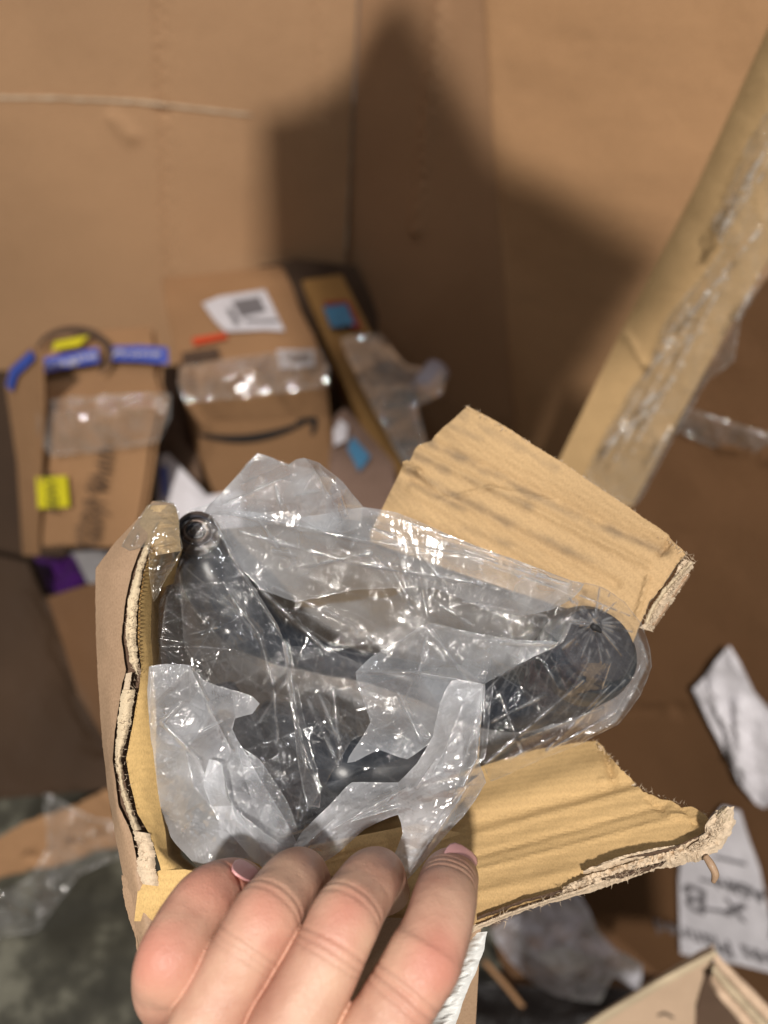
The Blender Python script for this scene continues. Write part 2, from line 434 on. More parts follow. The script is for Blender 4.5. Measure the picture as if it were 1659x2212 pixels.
def film(name, outline, inner, mat, parent=None, creases=(), target=5.0, amp=.0009, lam=60, seed=1, fine=.35, ridges=(), soft=.28):
    """thin sheet over 3-D control points; creases join control points, ridges are raised lines"""
    pts = [tuple(p) for p in outline] + [tuple(p) for p in inner]
    n = len(outline)
    loop = []; o3 = [np.array(pts[i], float) for i in range(n)]; npts = list(pts)
    for i in range(n):
        p0, p1, p2, p3 = o3[i - 1], o3[i], o3[(i + 1) % n], o3[(i + 2) % n]; loop.append(i)
        L = np.linalg.norm((p2 - p1)[:2]); k = int(L // 14)
        if k < 2: continue
        m1 = (p2 - p0) / (np.linalg.norm((p2 - p0)[:2]) + 1e-6) * L; m2 = (p3 - p1) / (np.linalg.norm((p3 - p1)[:2]) + 1e-6) * L
        for j in range(1, k):
            t = j / k; st = p1 + (p2 - p1) * t
            h = (2 * t ** 3 - 3 * t * t + 1) * p1 + (t ** 3 - 2 * t * t + t) * m1 + (-2 * t ** 3 + 3 * t * t) * p2 + (t ** 3 - t * t) * m2
            q = st * (1 - soft) + h * soft; q[2] = st[2]
            q[:2] += np.array([vn1(seed * 3.1 + q[1] / 23), vn1(seed * 5.7 + q[0] / 23)]) * 1.6
            npts.append(tuple(q)); loop.append(len(npts) - 1)
    n_out = n; pts = npts
    P2 = [Vector((p[0], p[1])) for p in pts]
    r = delaunay_2d_cdt(P2, [tuple(c) for c in creases], [loop], 1, 1e-4)
    vv, ff, ov = r[0], r[2], r[3]
    D = []
    for i, p in enumerate(vv):
        if ov[i]: D.append(pts[ov[i][0]][2])
        else:
            q = min(pts, key=lambda s: (s[0] - p.x) ** 2 + (s[1] - p.y) ** 2); D.append(q[2])
    V3 = np.array([(p.x, p.y, d) for p, d in zip(vv, D)])
    T = np.array([tuple(f) for f in ff])
    for _ in range(8):
        e = np.linalg.norm(V3[T[:, 0], :2] - V3[T[:, 1], :2], axis=1)
        if np.percentile(e, 80) < target: break
        E = np.sort(np.concatenate([T[:, [0, 1]], T[:, [1, 2]], T[:, [2, 0]]]), axis=1)
        Eu, inv = np.unique(E, axis=0, return_inverse=True); inv = inv.ravel()
        mid = (V3[Eu[:, 0]] + V3[Eu[:, 1]]) / 2
        k = len(T); base = len(V3); V3 = np.concatenate([V3, mid])
        a, b, c = T[:, 0], T[:, 1], T[:, 2]
        ab, bc, ca = base + inv[:k], base + inv[k:2 * k], base + inv[2 * k:]
        T = np.concatenate([np.stack(x, 1) for x in ((a, ab, ca), (ab, b, bc), (ca, bc, c), (ab, bc, ca))])
    # relax depth a little so facets meet in tight but rounded creases
    Eall = np.sort(np.concatenate([T[:, [0, 1]], T[:, [1, 2]], T[:, [2, 0]]]), axis=1)
    Eu = np.unique(Eall, axis=0)
    d = V3[:, 2].copy()
    for _ in range(4):
        s = np.zeros(len(d)); c = np.zeros(len(d))
        np.add.at(s, Eu[:, 0], d[Eu[:, 1]]); np.add.at(s, Eu[:, 1], d[Eu[:, 0]])
        np.add.at(c, Eu[:, 0], 1); np.add.at(c, Eu[:, 1], 1)
        d = .4 * d + .6 * s / c
    u, v = V3[:, 0], V3[:, 1]
    h1, f1 = crumple(u, v, lam, seed); h2, f2 = crumple(u, v, lam * .4, seed + 50, 6)
    h = amp * h1 + .8 * amp * fine * h2
    h += amp * .10 * crumple(u, v, lam * .16, seed + 77, 5)[0]
    for a, b, am, wd in ridges:
        dist = segdist(u, v, a, b) + 2.0 * fbm(u / 40, v / 40, seed, 2)
        h -= am * np.exp(-(np.abs(dist) / wd) ** 1.3)
    X = PN(u, v, d + h)
    me = bpy.data.meshes.new(name); me.vertices.add(len(X)); me.vertices.foreach_set('co', X.ravel().astype(np.float32))
    me.loops.add(len(T) * 3); me.loops.foreach_set('vertex_index', T.ravel().astype(np.int32))
    me.polygons.add(len(T)); me.polygons.foreach_set('loop_start', np.arange(0, len(T) * 3, 3, dtype=np.int32))
    me.polygons.foreach_set('use_smooth', np.ones(len(T), bool)); me.update(calc_edges=True); me.validate(); me.materials.append(mat)
    br = np.clip(.6 + 1.3 * fbm(u / 16, v / 16, seed + 31, 3), 0, 1); z = np.maximum(.26 * f1, .04 * f2) * br
    for a, b, am, wd in ridges:
        z = np.maximum(z, np.exp(-((segdist(u, v, a, b) + 2.0 * fbm(u / 40, v / 40, seed, 2)) / max(2.0, target * .8, wd * .75 - 1)) ** 2) * br)
    for a, b in creases:
        z = np.maximum(z, .5 * np.exp(-(segdist(u, v, pts[a][:2], pts[b][:2]) / max(2.4, target * .8)) ** 2) * br)
    for q_ in range(len(loop)):
        z = np.maximum(z, .55 * np.exp(-(segdist(u, v, pts[loop[q_]][:2], pts[loop[q_ - 1]][:2]) / max(2.4, target * .8)) ** 2) * br)
    at = me.attributes.new('fold', 'FLOAT', 'POINT'); at.data.foreach_set('value', z.astype(np.float32))
    o = bpy.data.objects.new(name, me); COL.objects.link(o)
    if parent is not None:
        o.parent = parent; o.matrix_parent_inverse = Matrix.Translation(-Vector(parent.location))
    return o
def ribbon(name, left, right, mat, parent=None, n=80, wob=0, seed=2, cross=3, bulge=0):
    """strip between two 3-D picture polylines (u,v,d)"""
    def samp(pl, n):
        a = np.array(pl, float); L = np.r_[0, np.cumsum(np.linalg.norm(np.diff(a[:, :2], axis=0), axis=1))]
        t = np.linspace(0, L[-1], n); return np.stack([np.interp(t, L, a[:, i]) for i in range(3)], 1)
    l, r = samp(left, n), samp(right, n)
    rr = np.random.default_rng(seed)
    if wob:
        for q, s in ((l, 1), (r, -1)):
            e = fbm(np.linspace(0, n / 5, n), np.full(n, .3), seed + s + 2, 3) * wob + rr.uniform(-.35, .35, n) * wob
            q[:, 0] += e
    rows = []
    for k in range(cross + 1):
        t = k / cross; q = l * (1 - t) + r * t
        q[:, 2] -= bulge * math.sin(math.pi * t) * (1 + .6 * fbm(np.linspace(0, n / 6, n), np.full(n, t * 3), seed, 3))
        rows.append(q)
    A = np.concatenate(rows); X = PN(A[:, 0], A[:, 1], A[:, 2])
    fs = []
    for k in range(cross):
        for i in range(n - 1):
            a = k * n + i; fs.append((a, a + 1, a + 1 + n, a + n))
    return mk(name, X, fs, mat, parent, np.stack([A[:, 0] / 9000, A[:, 1] / 9000], 1), smooth=True)
def tube(name, pts, mat, parent=None, seg=28, sub=8, caps=True, prof=None, smooth=True):
    """swept tube through (Vector, radius) with smooth interpolation"""
    ps = [Vector(p) for p, r in pts]; rs = [r for p, r in pts]
    n = len(ps); C = []; R = []
    for i in range(n - 1):
        p0 = ps[max(i - 1, 0)]; p1 = ps[i]; p2 = ps[i + 1]; p3 = ps[min(i + 2, n - 1)]
        for k in range(sub):
            t = k / sub
            C.append(.5 * ((2 * p1) + (-p0 + p2) * t + (2 * p0 - 5 * p1 + 4 * p2 - p3) * t * t + (-p0 + 3 * p1 - 3 * p2 + p3) * t ** 3))
            s = t * t * (3 - 2 * t); R.append(rs[i] * (1 - s) + rs[i + 1] * s)
    C.append(ps[-1]); R.append(rs[-1])
    verts = []; faces = []
    up = None
    for i, c in enumerate(C):
        tg = (C[min(i + 1, len(C) - 1)] - C[max(i - 1, 0)]).normalized()
        if up is None: up = tg.orthogonal().normalized()
        up = (up - tg * up.dot(tg)).normalized(); sd = tg.cross(up)
        for j in range(seg):
            a = 2 * math.pi * j / seg; rr = R[i] * (prof(i / len(C), a) if prof else 1)
            verts.append(c + (up * math.cos(a) + sd * math.sin(a)) * rr)
    m = len(C)
    for i in range(m - 1):
        for j in range(seg):
            k = (j + 1) % seg; faces.append((i * seg + j, i * seg + k, (i + 1) * seg + k, (i + 1) * seg + j))
    if caps:
        faces.append(tuple(range(seg - 1, -1, -1))); faces.append(tuple((m - 1) * seg + j for j in range(seg)))
    return mk(name, verts, faces, mat, parent, smooth=smooth)
def text(name, s, org, xdir, nrm, size, mat, parent, xs=1.0, shear=0):
    cu = bpy.data.curves.new(name, 'FONT'); cu.body = s; cu.size = size; cu.extrude = .0002
    cu.align_x = 'CENTER'; cu.align_y = 'CENTER'; cu.space_character = 1.02; cu.shear = shear
    tmp = bpy.data.objects.new('tmp', cu); COL.objects.link(tmp)
    dg = bpy.context.evaluated_depsgraph_get()
    me = bpy.data.meshes.new_from_object(tmp.evaluated_get(dg))
    bpy.data.objects.remove(tmp)
    x = xdir.normalized(); z = nrm.normalized(); y = z.cross(x).normalized(); x = y.cross(z)
    mt = Matrix(((x.x * xs, y.x, z.x, org.x), (x.y * xs, y.y, z.y, org.y), (x.z * xs, y.z, z.z, org.z), (0, 0, 0, 1)))
    me.transform(mt); me.materials.clear(); me.materials.append(mat)
    o = bpy.data.objects.new(name, me); COL.objects.link(o); o.parent = parent
    if parent and parent.type == 'EMPTY': o.matrix_parent_inverse = Matrix.Translation(-Vector(parent.location))
    return o
def ptext(name, s, plane, a, b, size, mat, parent, off=.002, **k):
    """text on a plane centred between two picture points, reading from a to b"""
    A = plane.hit(*a, off); B = plane.hit(*b, off)
    return text(name, s, (A + B) / 2, B - A, plane.n, size, mat, parent, **k)

# ================================================================== SETTING
m, t, b = nt('stained_concrete')
tc = N(t, 'ShaderNodeTexCoord')
n1 = N(t, 'ShaderNodeTexNoise'); n1.inputs['Scale'].default_value = 7; n1.inputs['Detail'].default_value = 9; n1.inputs['Roughness'].default_value = .62
n2 = N(t, 'ShaderNodeTexNoise'); n2.inputs['Scale'].default_value = 90; n2.inputs['Detail'].default_value = 6
t.links.new(tc.outputs['Object'], n1.inputs[0]); t.links.new(tc.outputs['Object'], n2.inputs[0])
a = ramp(t, n1.outputs[0], [(.42, (.035, .033, .024)), (.51, (.065, .062, .046)), (.57, (.16, .155, .12)), (.7, (.20, .195, .15))])
a = mixc(t, .5, a, ramp(t, n2.outputs[0], [(.3, (.7, .7, .7)), (.7, (1.2, 1.2, 1.2))]), 'MULTIPLY')
t.links.new(a, b.inputs['Base Color']); b.inputs['Roughness'].default_value = .55
M['floor'] = m
g = []
for i in range(9):
    for j in range(9): g.append((-6 + i * 1.5, -5 + j * 1.5, 0))
mk('floor', g, [(i * 9 + j, (i + 1) * 9 + j, (i + 1) * 9 + j + 1, i * 9 + j + 1) for i in range(8) for j in range(8)], M['floor'])['kind'] = 'structure'

# large open carton (pallet box) whose inside walls fill the background
def wallplane(p1, p2):
    a = Vector((*p1, 0)); b2 = Vector((*p2, 0)); return Plane(a, b2, a + Vector((0, 0, 1)))
YW = 1.62
gay = thing('pallet_box', 'huge brown cardboard pallet box whose tall inside walls fill the background', 'pallet box', (0, YW, 0))
pb = wallplane((-1.2, YW), (1, YW))
pc_ = pb.hit(770, 280)                       # corner between back wall and slanted wall
cx = pc_.x
pch = wallplane((cx, YW), (cx + .16, YW - .13))
e2 = pch.hit(1062, 300)
prt = wallplane((e2.x, e2.y), (e2.x + .70, e2.y - .50))
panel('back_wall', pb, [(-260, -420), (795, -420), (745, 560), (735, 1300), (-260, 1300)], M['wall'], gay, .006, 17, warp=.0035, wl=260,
      creases=[((340, -100), (352, 240), -.006, 13), ((352, 240), (372, 640), -.006, 13), ((690, -200), (694, 250), -.003, 12),
               ((245, 255), (285, 295), .006, 16)])
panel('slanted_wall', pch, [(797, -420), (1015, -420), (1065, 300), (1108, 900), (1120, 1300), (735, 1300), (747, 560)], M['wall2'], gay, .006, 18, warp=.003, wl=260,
      creases=[((960, -80), (900, 500), .006, 14)])
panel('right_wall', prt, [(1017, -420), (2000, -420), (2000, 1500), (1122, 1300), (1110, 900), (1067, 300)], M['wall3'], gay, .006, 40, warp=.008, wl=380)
decal('surface_tear', pb, jag([(-30, 208), (120, 209), (300, 217), (545, 247), (545, 250), (300, 222), (120, 214), (-30, 213)], [1.5, 1.5, 1.5, 0, 1.5, 1.5, 1.5, 0], 9), card('scuffed_liner', (.56, .44, .32), scale=.5), gay, .004, .001)

# ================================================================== BACKGROUND CARTONS
def hz(v, z):                                # depth of a picture row on the level z
    return (1.30 - z) / (SP + (v - 1106) / F * CP)
# -- tall carton with the curved arrow
zt = .70
TB = thing('shipping_carton', 'tall brown shipping carton with curved arrow print and white label on top', 'carton', P(540, 1000, 1.2))
top = [(345, 600), (612, 572), (702, 782), (388, 820)]
T4 = [P(u, v, hz(v, zt)) for u, v in top]
dn = Vector((0, .05, -.62))
B4 = [p + dn + Vector((.02, 0, 0)) for p in T4]
hexbox('box_body', T4, B4, M['box'], TB, .006, 3, .004, 2)
tp = Plane(T4[3], T4[2], T4[1]); tp = Plane(T4[3], T4[2], (T4[0] + T4[1]) / 2)
fp = Plane(T4[3], T4[2], B4[3])
lab = decal('shipping_label', tp, [(437, 655), (475, 640), (572, 625), (615, 715), (572, 712), (487, 716), (462, 690)], M['white'], TB, .006)
decal('barcode', tp, [(500, 650), (560, 640), (575, 672), (520, 685)], M['wprint'], lab, .0075)
decal('barcode', tp, [(530, 690), (600, 690), (602, 696), (532, 697)], M['wprint'], lab, .0075)
decal('barcode', tp, [(488, 668), (500, 665), (520, 700), (508, 702)], M['wprint'], lab, .0075)
decal('red_label', tp, [(415, 730), (487, 718), (492, 730), (418, 745)], M['red'], TB, .006)
decal('black_print', tp, [(392, 762), (470, 750), (476, 772), (396, 788)], M['inkb'], TB, .006)
wl = decal('small_label', tp, [(598, 756), (678, 755), (680, 790), (604, 796)], M['white'], TB, .006)
decal('barcode', tp, [(622, 766), (668, 764), (672, 780), (628, 783)], M['wprint'], wl, .0075)
# curved arrow
up_, lo_ = [], []
for i in range(25):
    s = i / 24; u = 430 + 250 * s; v = 938 + 60 * s * (1 - s) - 38 * s * s
    th = 2 + 13 * math.sin(math.pi * min(1, s * .95 + .05)) ** .7
    up_.append((u, v - th * .5)); lo_.append((u, v + th * .6))
panel('gap_shade', PL((366, 800, 1.42), (400, 800, 1.42), (380, 1060, 1.32)), [(352, 790), (404, 790), (440, 1080), (345, 1080)], M['gap'], gay, .003, 0)  # dark strip put in as the shade between the two cartons
decal('curved_arrow', fp, up_ + lo_[::-1], M['ink'], TB, .008)
decal('arrow_head', fp, [(640, 908), (662, 902), (686, 903), (684, 922), (676, 940), (671, 937), (674, 914), (660, 911), (642, 915)], M['ink'], TB, .008)
# tape across its front top edge
film('packing_tape', [(392, 790, hz(790, zt) - .02), (690, 752, hz(752, zt) - .02), (712, 800, 1.17), (706, 835, 1.165), (400, 868, 1.165), (384, 830, 1.17)], [(550, 795, 1.16), (480, 812, 1.158), (640, 785, 1.158)],
     M['wrap'], TB, target=7, amp=.008, lam=55, seed=4)

# -- left carton with blue tape
LB = thing('taped_carton', 'brown carton with blue printed tape and yellow label at left of the background', 'carton', P(200, 1000, 1.1))
zl = .74
top = [(70, 728), (340, 694), (366, 862), (82, 878)]
T4 = [P(u, v, hz(v, zl)) for u, v in top]
fbl = P(72, 1195, 1.22); fbr = P(300, 1195, 1.22)
B4 = [fbl + (T4[0] - T4[3]), fbr + (T4[1] - T4[2]), fbr, fbl]
hexbox('box_body', T4, B4, M['box'], LB, .012, 3, .006, 8)
tp = Plane(T4[3], T4[2], (T4[0] + T4[1]) / 2); fp = Plane(T4[3], T4[2], (fbl + fbr) / 2)
# bulging side flap on its left
LSP = PL((78, 880, hz(878, zl)), (16, 812, hz(800, zl) + .02), (60, 1200, 1.26))
panel('side_flap', LSP, [(90, 766), (66, 748), (22, 790), (12, 830), (36, 1000), (48, 1200), (78, 1200), (91, 880)], M['box'], LB, .004, 20, warp=.003)
decal('blue_tape', LSP, [(12, 832), (22, 796), (66, 756), (74, 776), (36, 812), (26, 846)], M['blue'], LB, .006)
t1 = decal('blue_tape', tp, [(80, 776), (150, 762), (212, 750), (214, 782), (140, 794), (82, 808)], M['blue'], LB, .014)
ptext('lettering', 'Fragile', tp, (100, 790), (190, 770), .032, M['white'], LB, .017)
t2 = decal('blue_tape', tp, [(238, 748), (300, 746), (362, 750), (364, 786), (300, 780), (240, 778)], M['blue'], LB, .014)
ptext('lettering', 'Prime', tp, (262, 764), (330, 763), .030, M['white'], LB, .017)
decal('yellow_label', tp, [(118, 738), (192, 724), (172, 746), (112, 756)], M['yel'], LB, .016)
arc_o, arc_i = [], []
for i in range(25):
    s = i / 24; an = math.radians(-175 + 225 * s)
    rx, ry = 84, 58; th = 4 + 17 * math.sin(math.pi * s) ** .8
    arc_o.append((160 + rx * math.cos(an), 762 + ry * math.sin(an))); arc_i.append((160 + (rx - th) * math.cos(an), 762 + (ry - th * .8) * math.sin(an)))
decal('curved_print', tp, arc_o + arc_i[::-1], M['inkb'], LB, .0155)
yl = decal('yellow_label', fp, [(77, 1031), (144, 1028), (150, 1095), (82, 1098)], M['yel'], LB, .010)
ptext('lettering', 'HEAVY', fp, (114, 1088), (110, 1038), .022, M['ink'], LB, .013)
ptext('lettering', 'without ou,', fp, (170, 1170), (196, 1040), .030, M['inkb'], LB, .010)
ptext('lettering', 'heavy? width', fp, (200, 1165), (226, 985), .034, M['inkb'], LB, .010)
film('packing_tape', [(88, 866, 1.09), (366, 850, 1.09), (368, 900, 1.10), (340, 955, 1.115), (110, 985, 1.115), (80, 930, 1.10)], [(230, 905, 1.085), (280, 880, 1.085), (180, 915, 1.087), (250, 930, 1.093)],
     M['wrap'], LB, target=7, amp=.009, lam=46, seed=14)

# -- carton behind them, dark panels painted as gap shade, poly mailer, purple pouch
pm = PL((340, 980, 1.30), (460, 1110, 1.25), (350, 1120, 1.28))
ml_ = tag(panel('poly_mailer', pm, [(346, 985), (362, 980), (400, 1020), (448, 1072), (520, 1060), (520, 1180), (340, 1200)], M['white'], None, .004, 16, warp=.008, wl=50), 'white plastic mailer with blue stripe wedged between the two brown cartons', 'mailer')
decal('blue_stripe', pm, [(346, 1010), (360, 1005), (362, 1060), (350, 1080)], M['blue'], ml_, .008)
LC = thing('open_carton', 'brown carton, darkened for shade, standing below the taped carton at the left edge', 'carton', P(150, 1500, 1.1))
pd1 = PL((-60, 1290, 1.22), (260, 1250, 1.20), (100, 1720, 1.16))
M['deep'] = card('carton_painted_shade', (.045, .024, .012), scale=.35, var=.25)  # shade of the left gap painted as a near-black brown
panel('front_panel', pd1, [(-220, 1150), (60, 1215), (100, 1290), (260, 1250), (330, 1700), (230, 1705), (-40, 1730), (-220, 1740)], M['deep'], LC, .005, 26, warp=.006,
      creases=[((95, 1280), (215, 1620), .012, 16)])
pd2 = PL((70, 1205, 1.33), (240, 1190, 1.33), (160, 1290, 1.24))
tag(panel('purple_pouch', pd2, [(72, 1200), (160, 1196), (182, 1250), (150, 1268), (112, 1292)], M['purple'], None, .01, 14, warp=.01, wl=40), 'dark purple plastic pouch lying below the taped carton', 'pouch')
tag(panel('white_envelope', pd2, [(142, 1188), (250, 1185), (250, 1262), (186, 1252), (160, 1200)], plain('grey_white', (.30, .29, .30), .6), None, .006, 14, warp=.006), 'dull white envelope beside the purple pouch', 'envelope')
pbk = PL((-300, 1000, 1.52), (300, 1000, 1.52), (0, 1500, 1.40))
panel('gap_shade_panel', pbk, [(-220, 800), (30, 800), (420, 900), (420, 1500), (-220, 1500)], M['deep'], LC, .005, 0)  # dark panel standing in for the shade behind the left cartons
pd3 = PL((100, 1290, 1.16), (250, 1255, 1.14), (230, 1560, 1.12))
panel('upper_flap', pd3, [(102, 1292), (150, 1274), (270, 1240), (300, 1560), (228, 1600), (170, 1500), (140, 1400)], M['box_dark'], LC, .004, 18, warp=.004, stains=[((150, 1480), (200, 1560), .5, 20)])

# -- narrow cartons leaning in the corner
zc = .62
NC = thing('long_carton', 'long narrow carton leaning in the dark corner with blue and red labels', 'carton', P(780, 850, 1.4))
q = [P(648, 603, 1.60), P(738, 590, 1.60), P(985, 1085, 1.16), P(868, 1120, 1.16)]
hexbox('box_body', q, [p + Vector((.03, .03, -.16)) for p in q], M['box_orange'], NC, .005, 2, .003, 5)
np_ = Plane(q[3], q[2], (q[0] + q[1]) / 2)
decal('red_label', np_, [(696, 652), (752, 648), (782, 706), (764, 712)], M['dred'], NC, .009)
decal('blue_label', np_, [(698, 663), (748, 656), (767, 700), (716, 708)], M['lblue'], NC, .012)
pouch = thing('bubble_pouch', 'grey see-through bubble pouch lying on the long narrow carton', 'pouch', P(820, 850, 1.3))
panel('grey_filling', PL((740, 730, 1.42), (860, 760, 1.38), (900, 1050, 1.14)), [(738, 735), (800, 728), (872, 800), (900, 850), (925, 1000), (950, 1060), (900, 1050), (800, 860)], plain('grey_bubble', (.10, .085, .075), .5), pouch, .01, 14, warp=.012, wl=30)
film('pouch_film', [(736, 732, 1.38), (820, 722, 1.37), (880, 790, 1.31), (960, 800, 1.27), (955, 850, 1.24), (900, 880, 1.22), (955, 1060, 1.09), (905, 1055, 1.10), (800, 870, 1.24)], [(850, 830, 1.26), (890, 840, 1.24), (860, 950, 1.17)],
     M['wrap'], pouch, target=9, amp=.008, lam=60, seed=24)
wr = thing('film_roll', 'small roll of grey film standing at the end of the bubble pouch', 'roll', P(925, 815, 1.28))
a_, b_ = P(905, 850, 1.27), P(945, 800, 1.30)
tube('roll_body', [(a_, .020), (b_, .022)], plain('film_roll_white', (.30, .28, .33), .4), wr, 24, 3)
tube('roll_core', [(a_ - (b_ - a_) * .06, .010), (a_ + (b_ - a_) * .2, .010)], M['gap'], wr, 16, 2)
dp = PL((700, 1060, 1.12), (860, 1010, 1.12), (760, 880, 1.32))
dk = tag(panel('flat_mailer', dp, [(722, 900), (745, 880), (850, 1000), (862, 1120), (700, 1140), (712, 980)], card('mauve_mailer', (.20, .13, .10), scale=.4), None, .008, 14, warp=.006, wl=60), 'dull brown mailer with blue diamond label right of the tall carton', 'mailer')
decal('blue_label', dp, [(762, 942), (800, 985), (776, 1018), (750, 968)], M['lblue'], dk, .010)
decal('white_patch', dp, [(735, 905), (752, 920), (748, 950), (722, 962), (720, 930)], M['white'], dk, .010)
panel('shade_sheet', wallplane((-.25, YW - .03), (.12, YW - .03)), [(560, 575), (640, 560), (770, 575), (800, 640), (900, 900), (560, 900)], M['gap'], gay, .003, 0)  # dark sheet added as the shade behind the narrow cartons

# ================================================================== CORNER BOARD WITH STRETCH WRAP (right)
CB = thing('corner_board', 'long tan cardboard edge board wrapped in stretch film crossing the right side', 'board', P(1450, 700, .6))
cb = PL((1659, 60, .46), (1215, 985, .72), (1370, 1100, .70))
panel('board', cb, [(1700, -60), (1668, 40), (1505, 400), (1340, 720), (1200, 1010), (1190, 1090), (1365, 1095), (1470, 900), (1600, 660), (1900, 180), (1900, -60)], M['board'], CB, .004, 14,
      creases=[((1345, 715), (1400, 790), .0016, 8), ((1400, 790), (1440, 740), .0014, 7), ((1330, 1000), (1500, 680), -.001, 12)], warp=.0008, wl=60, edge_mat=M['box_dark'])
def on(pl, pts, off):
    return [(u, v, (pl.hit(u, v, off + .004 * vn1(u / 31 + v / 17)) - C0).dot(FW)) for u, v in pts]
film('stretch_film', on(cb, [(1700, 180), (1640, 270), (1620, 300), (1560, 440), (1535, 480), (1560, 540), (1480, 640), (1440, 690), (1400, 800), (1370, 830), (1265, 1030), (1370, 1092), (1420, 1010), (1478, 905), (1530, 820), (1585, 780), (1600, 690), (1680, 560), (1800, 300)], .018),
     on(cb, [(1600, 400), (1640, 480), (1640, 420), (1500, 640), (1440, 790), (1500, 760), (1420, 860), (1340, 950), (1420, 960), (1560, 600), (1600, 560), (1680, 380), (1540, 700), (1640, 340)], .026),
     M['wrap2'], CB, target=3.2, amp=.012, lam=105, seed=31, fine=.22,
     ridges=[((1500 + 12 * i + 9 * (i % 3), 610 - 25 * i), (1560 + 14 * i, 490 - 26 * i), .003, 4) for i in range(9)] + [((1290 + 16 * i + 22 * (i % 3), 1010 - 30 * i + 14 * (i % 3)), (1330 + 17 * i + 26 * (i % 3), 940 - 31 * i), .003, 4) for i in range(12)] + [((1545, 480), (1640, 350), .004, 8), ((1560, 500), (1659, 360), .003, 7), ((1560, 590), (1640, 500), .003, 7), ((1470, 700), (1560, 600), .003, 9), ((1420, 780), (1450, 735), .003, 10), ((1440, 840), (1475, 790), .003, 9), ((1380, 880), (1430, 845), .003, 10), ((1315, 960), (1345, 930), .003, 10), ((1345, 925), (1400, 890), .003, 8), ((1480, 740), (1510, 715), .003, 9), ((1590, 690), (1640, 600), .003, 8), ((1400, 1010), (1445, 930), .003, 7)])

# ================================================================== BROWN CARTON ON THE RIGHT
BC = thing('big_brown_carton', 'large brown carton, darkened for shade, with papers taped on it filling the lower right', 'carton', P(1450, 1500, .9))
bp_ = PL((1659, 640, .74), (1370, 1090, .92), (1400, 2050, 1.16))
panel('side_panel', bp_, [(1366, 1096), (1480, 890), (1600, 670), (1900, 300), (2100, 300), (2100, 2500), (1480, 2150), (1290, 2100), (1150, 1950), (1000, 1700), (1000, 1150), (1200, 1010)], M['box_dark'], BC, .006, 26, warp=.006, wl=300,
      creases=[((1470, 905), (1560, 960), .004, 9), ((1560, 960), (1700, 1000), .004, 9), ((1100, 1520), (1500, 1540), -.004, 8), ((1250, 1300), (1480, 1180), .003, 12)])
film('tape_strip', [(1478, 880, .80), (1560, 905, .79), (1720, 960, .77), (1720, 1030, .80), (1560, 975, .83), (1462, 930, .84)], [(1540, 930, .80), (1620, 960, .79)], M['wrap'], BC, target=9, amp=.004, lam=50, seed=41)
wp = panel('crumpled_paper', Plane(bp_.o + bp_.n * .02, bp_.o + bp_.n * .02 + bp_.x, bp_.o + bp_.n * .02 + bp_.y),
      [(1498, 1488), (1520, 1465), (1545, 1430), (1575, 1395), (1600, 1428), (1628, 1495), (1700, 1570), (1720, 1700), (1650, 1748), (1630, 1740), (1575, 1650), (1530, 1560)], M['white'], None, .001, 12, warp=.010, wl=60,
      creases=[((1540, 1480), (1600, 1640), .012, 12), ((1600, 1520), (1620, 1700), .012, 14), ((1525, 1470), (1560, 1520), -.01, 7)])
tag(wp, 'crumpled blank white paper stuck on the dark carton at the right edge', 'paper')
pp = Plane(bp_.o + bp_.n * .012, bp_.o + bp_.n * .012 + bp_.x, bp_.o + bp_.n * .012 + bp_.y)
sh = panel('printed_sheet', pp, [(1562, 1742), (1598, 1752), (1612, 1800), (1640, 1880), (1662, 1990), (1700, 2090), (1700, 2110), (1600, 2085), (1470, 2060), (1466, 1900), (1470, 1860)], M['white'], None, .001, 12, warp=.004, wl=90)
tag(sh, 'white printed sheet with upside-down handwriting, right of the torn flap', 'paper')
ptext('lettering', 'Cases Planned', pp, (1662, 2078), (1488, 2022), .036, M['wprint'], sh, .006)
ptext('lettering', '1 x B', pp, (1645, 1995), (1540, 1955), .062, M['wprint'], sh, .006, shear=.2)
ptext('lettering', 'ASIN', pp, (1640, 1935), (1560, 1908), .030, M['wprint'], sh, .006)
for (a, b2) in (((1512, 1898), (1625, 1925)), ((1545, 1850), (1612, 1866)), ((1525, 1962), (1580, 1972))):
    decal('ruled_line', pp, [(a[0], a[1]), (b2[0], b2[1]), (b2[0], b2[1] + 5), (a[0], a[1] + 5)], M['wprint'], sh, .005)
# white crumpled plastic, brown panel, stick on the floor
fl = panel('flat_cardboard', PL((1050, 2150, 1.17), (1480, 2160, 1.14), (1300, 1950, 1.24)), [(1050, 1950), (1480, 1930), (1480, 2150), (1400, 2165), (1280, 2120), (1130, 2140), (1095, 2135)], M['box_dark'], None, .004, 20, warp=.004)
tag(fl, 'brown cardboard piece lying under the white crumpled plastic', 'cardboard')
ts = film('white_plastic_sheet', [(1060, 2010, 1.02), (1140, 1960, 1.0), (1235, 1915, .98), (1270, 1960, .97), (1290, 2010, .97), (1330, 2050, .98), (1388, 2085, .99), (1380, 2140, 1.0), (1325, 2110, 1.0), (1295, 2165, 1.01), (1200, 2150, 1.02), (1150, 2120, 1.04), (1095, 2070, 1.04)],
     [(1150, 2060, .97), (1220, 2040, .95), (1180, 2000, .99), (1260, 2090, .96), (1120, 2010, 1.0), (1210, 2110, .97), (1300, 2070, .96)], M['tissue'], None, target=7, amp=.012, lam=55, seed=51)
tag(ts, 'crumpled milky white plastic sheet lying below the torn cardboard flap', 'plastic sheet')
st = tube('wooden_stick', [(P(1045, 2075, 1.15), .004), (P(1110, 2150, 1.12), .004), (P(1190, 2260, 1.08), .004)], M['box'], None, 10, 4)
tag(st, 'thin brown stick lying on the dark floor at the bottom', 'stick')
dmat = plain('dark_plastic_debris', (.02, .018, .018), .45)
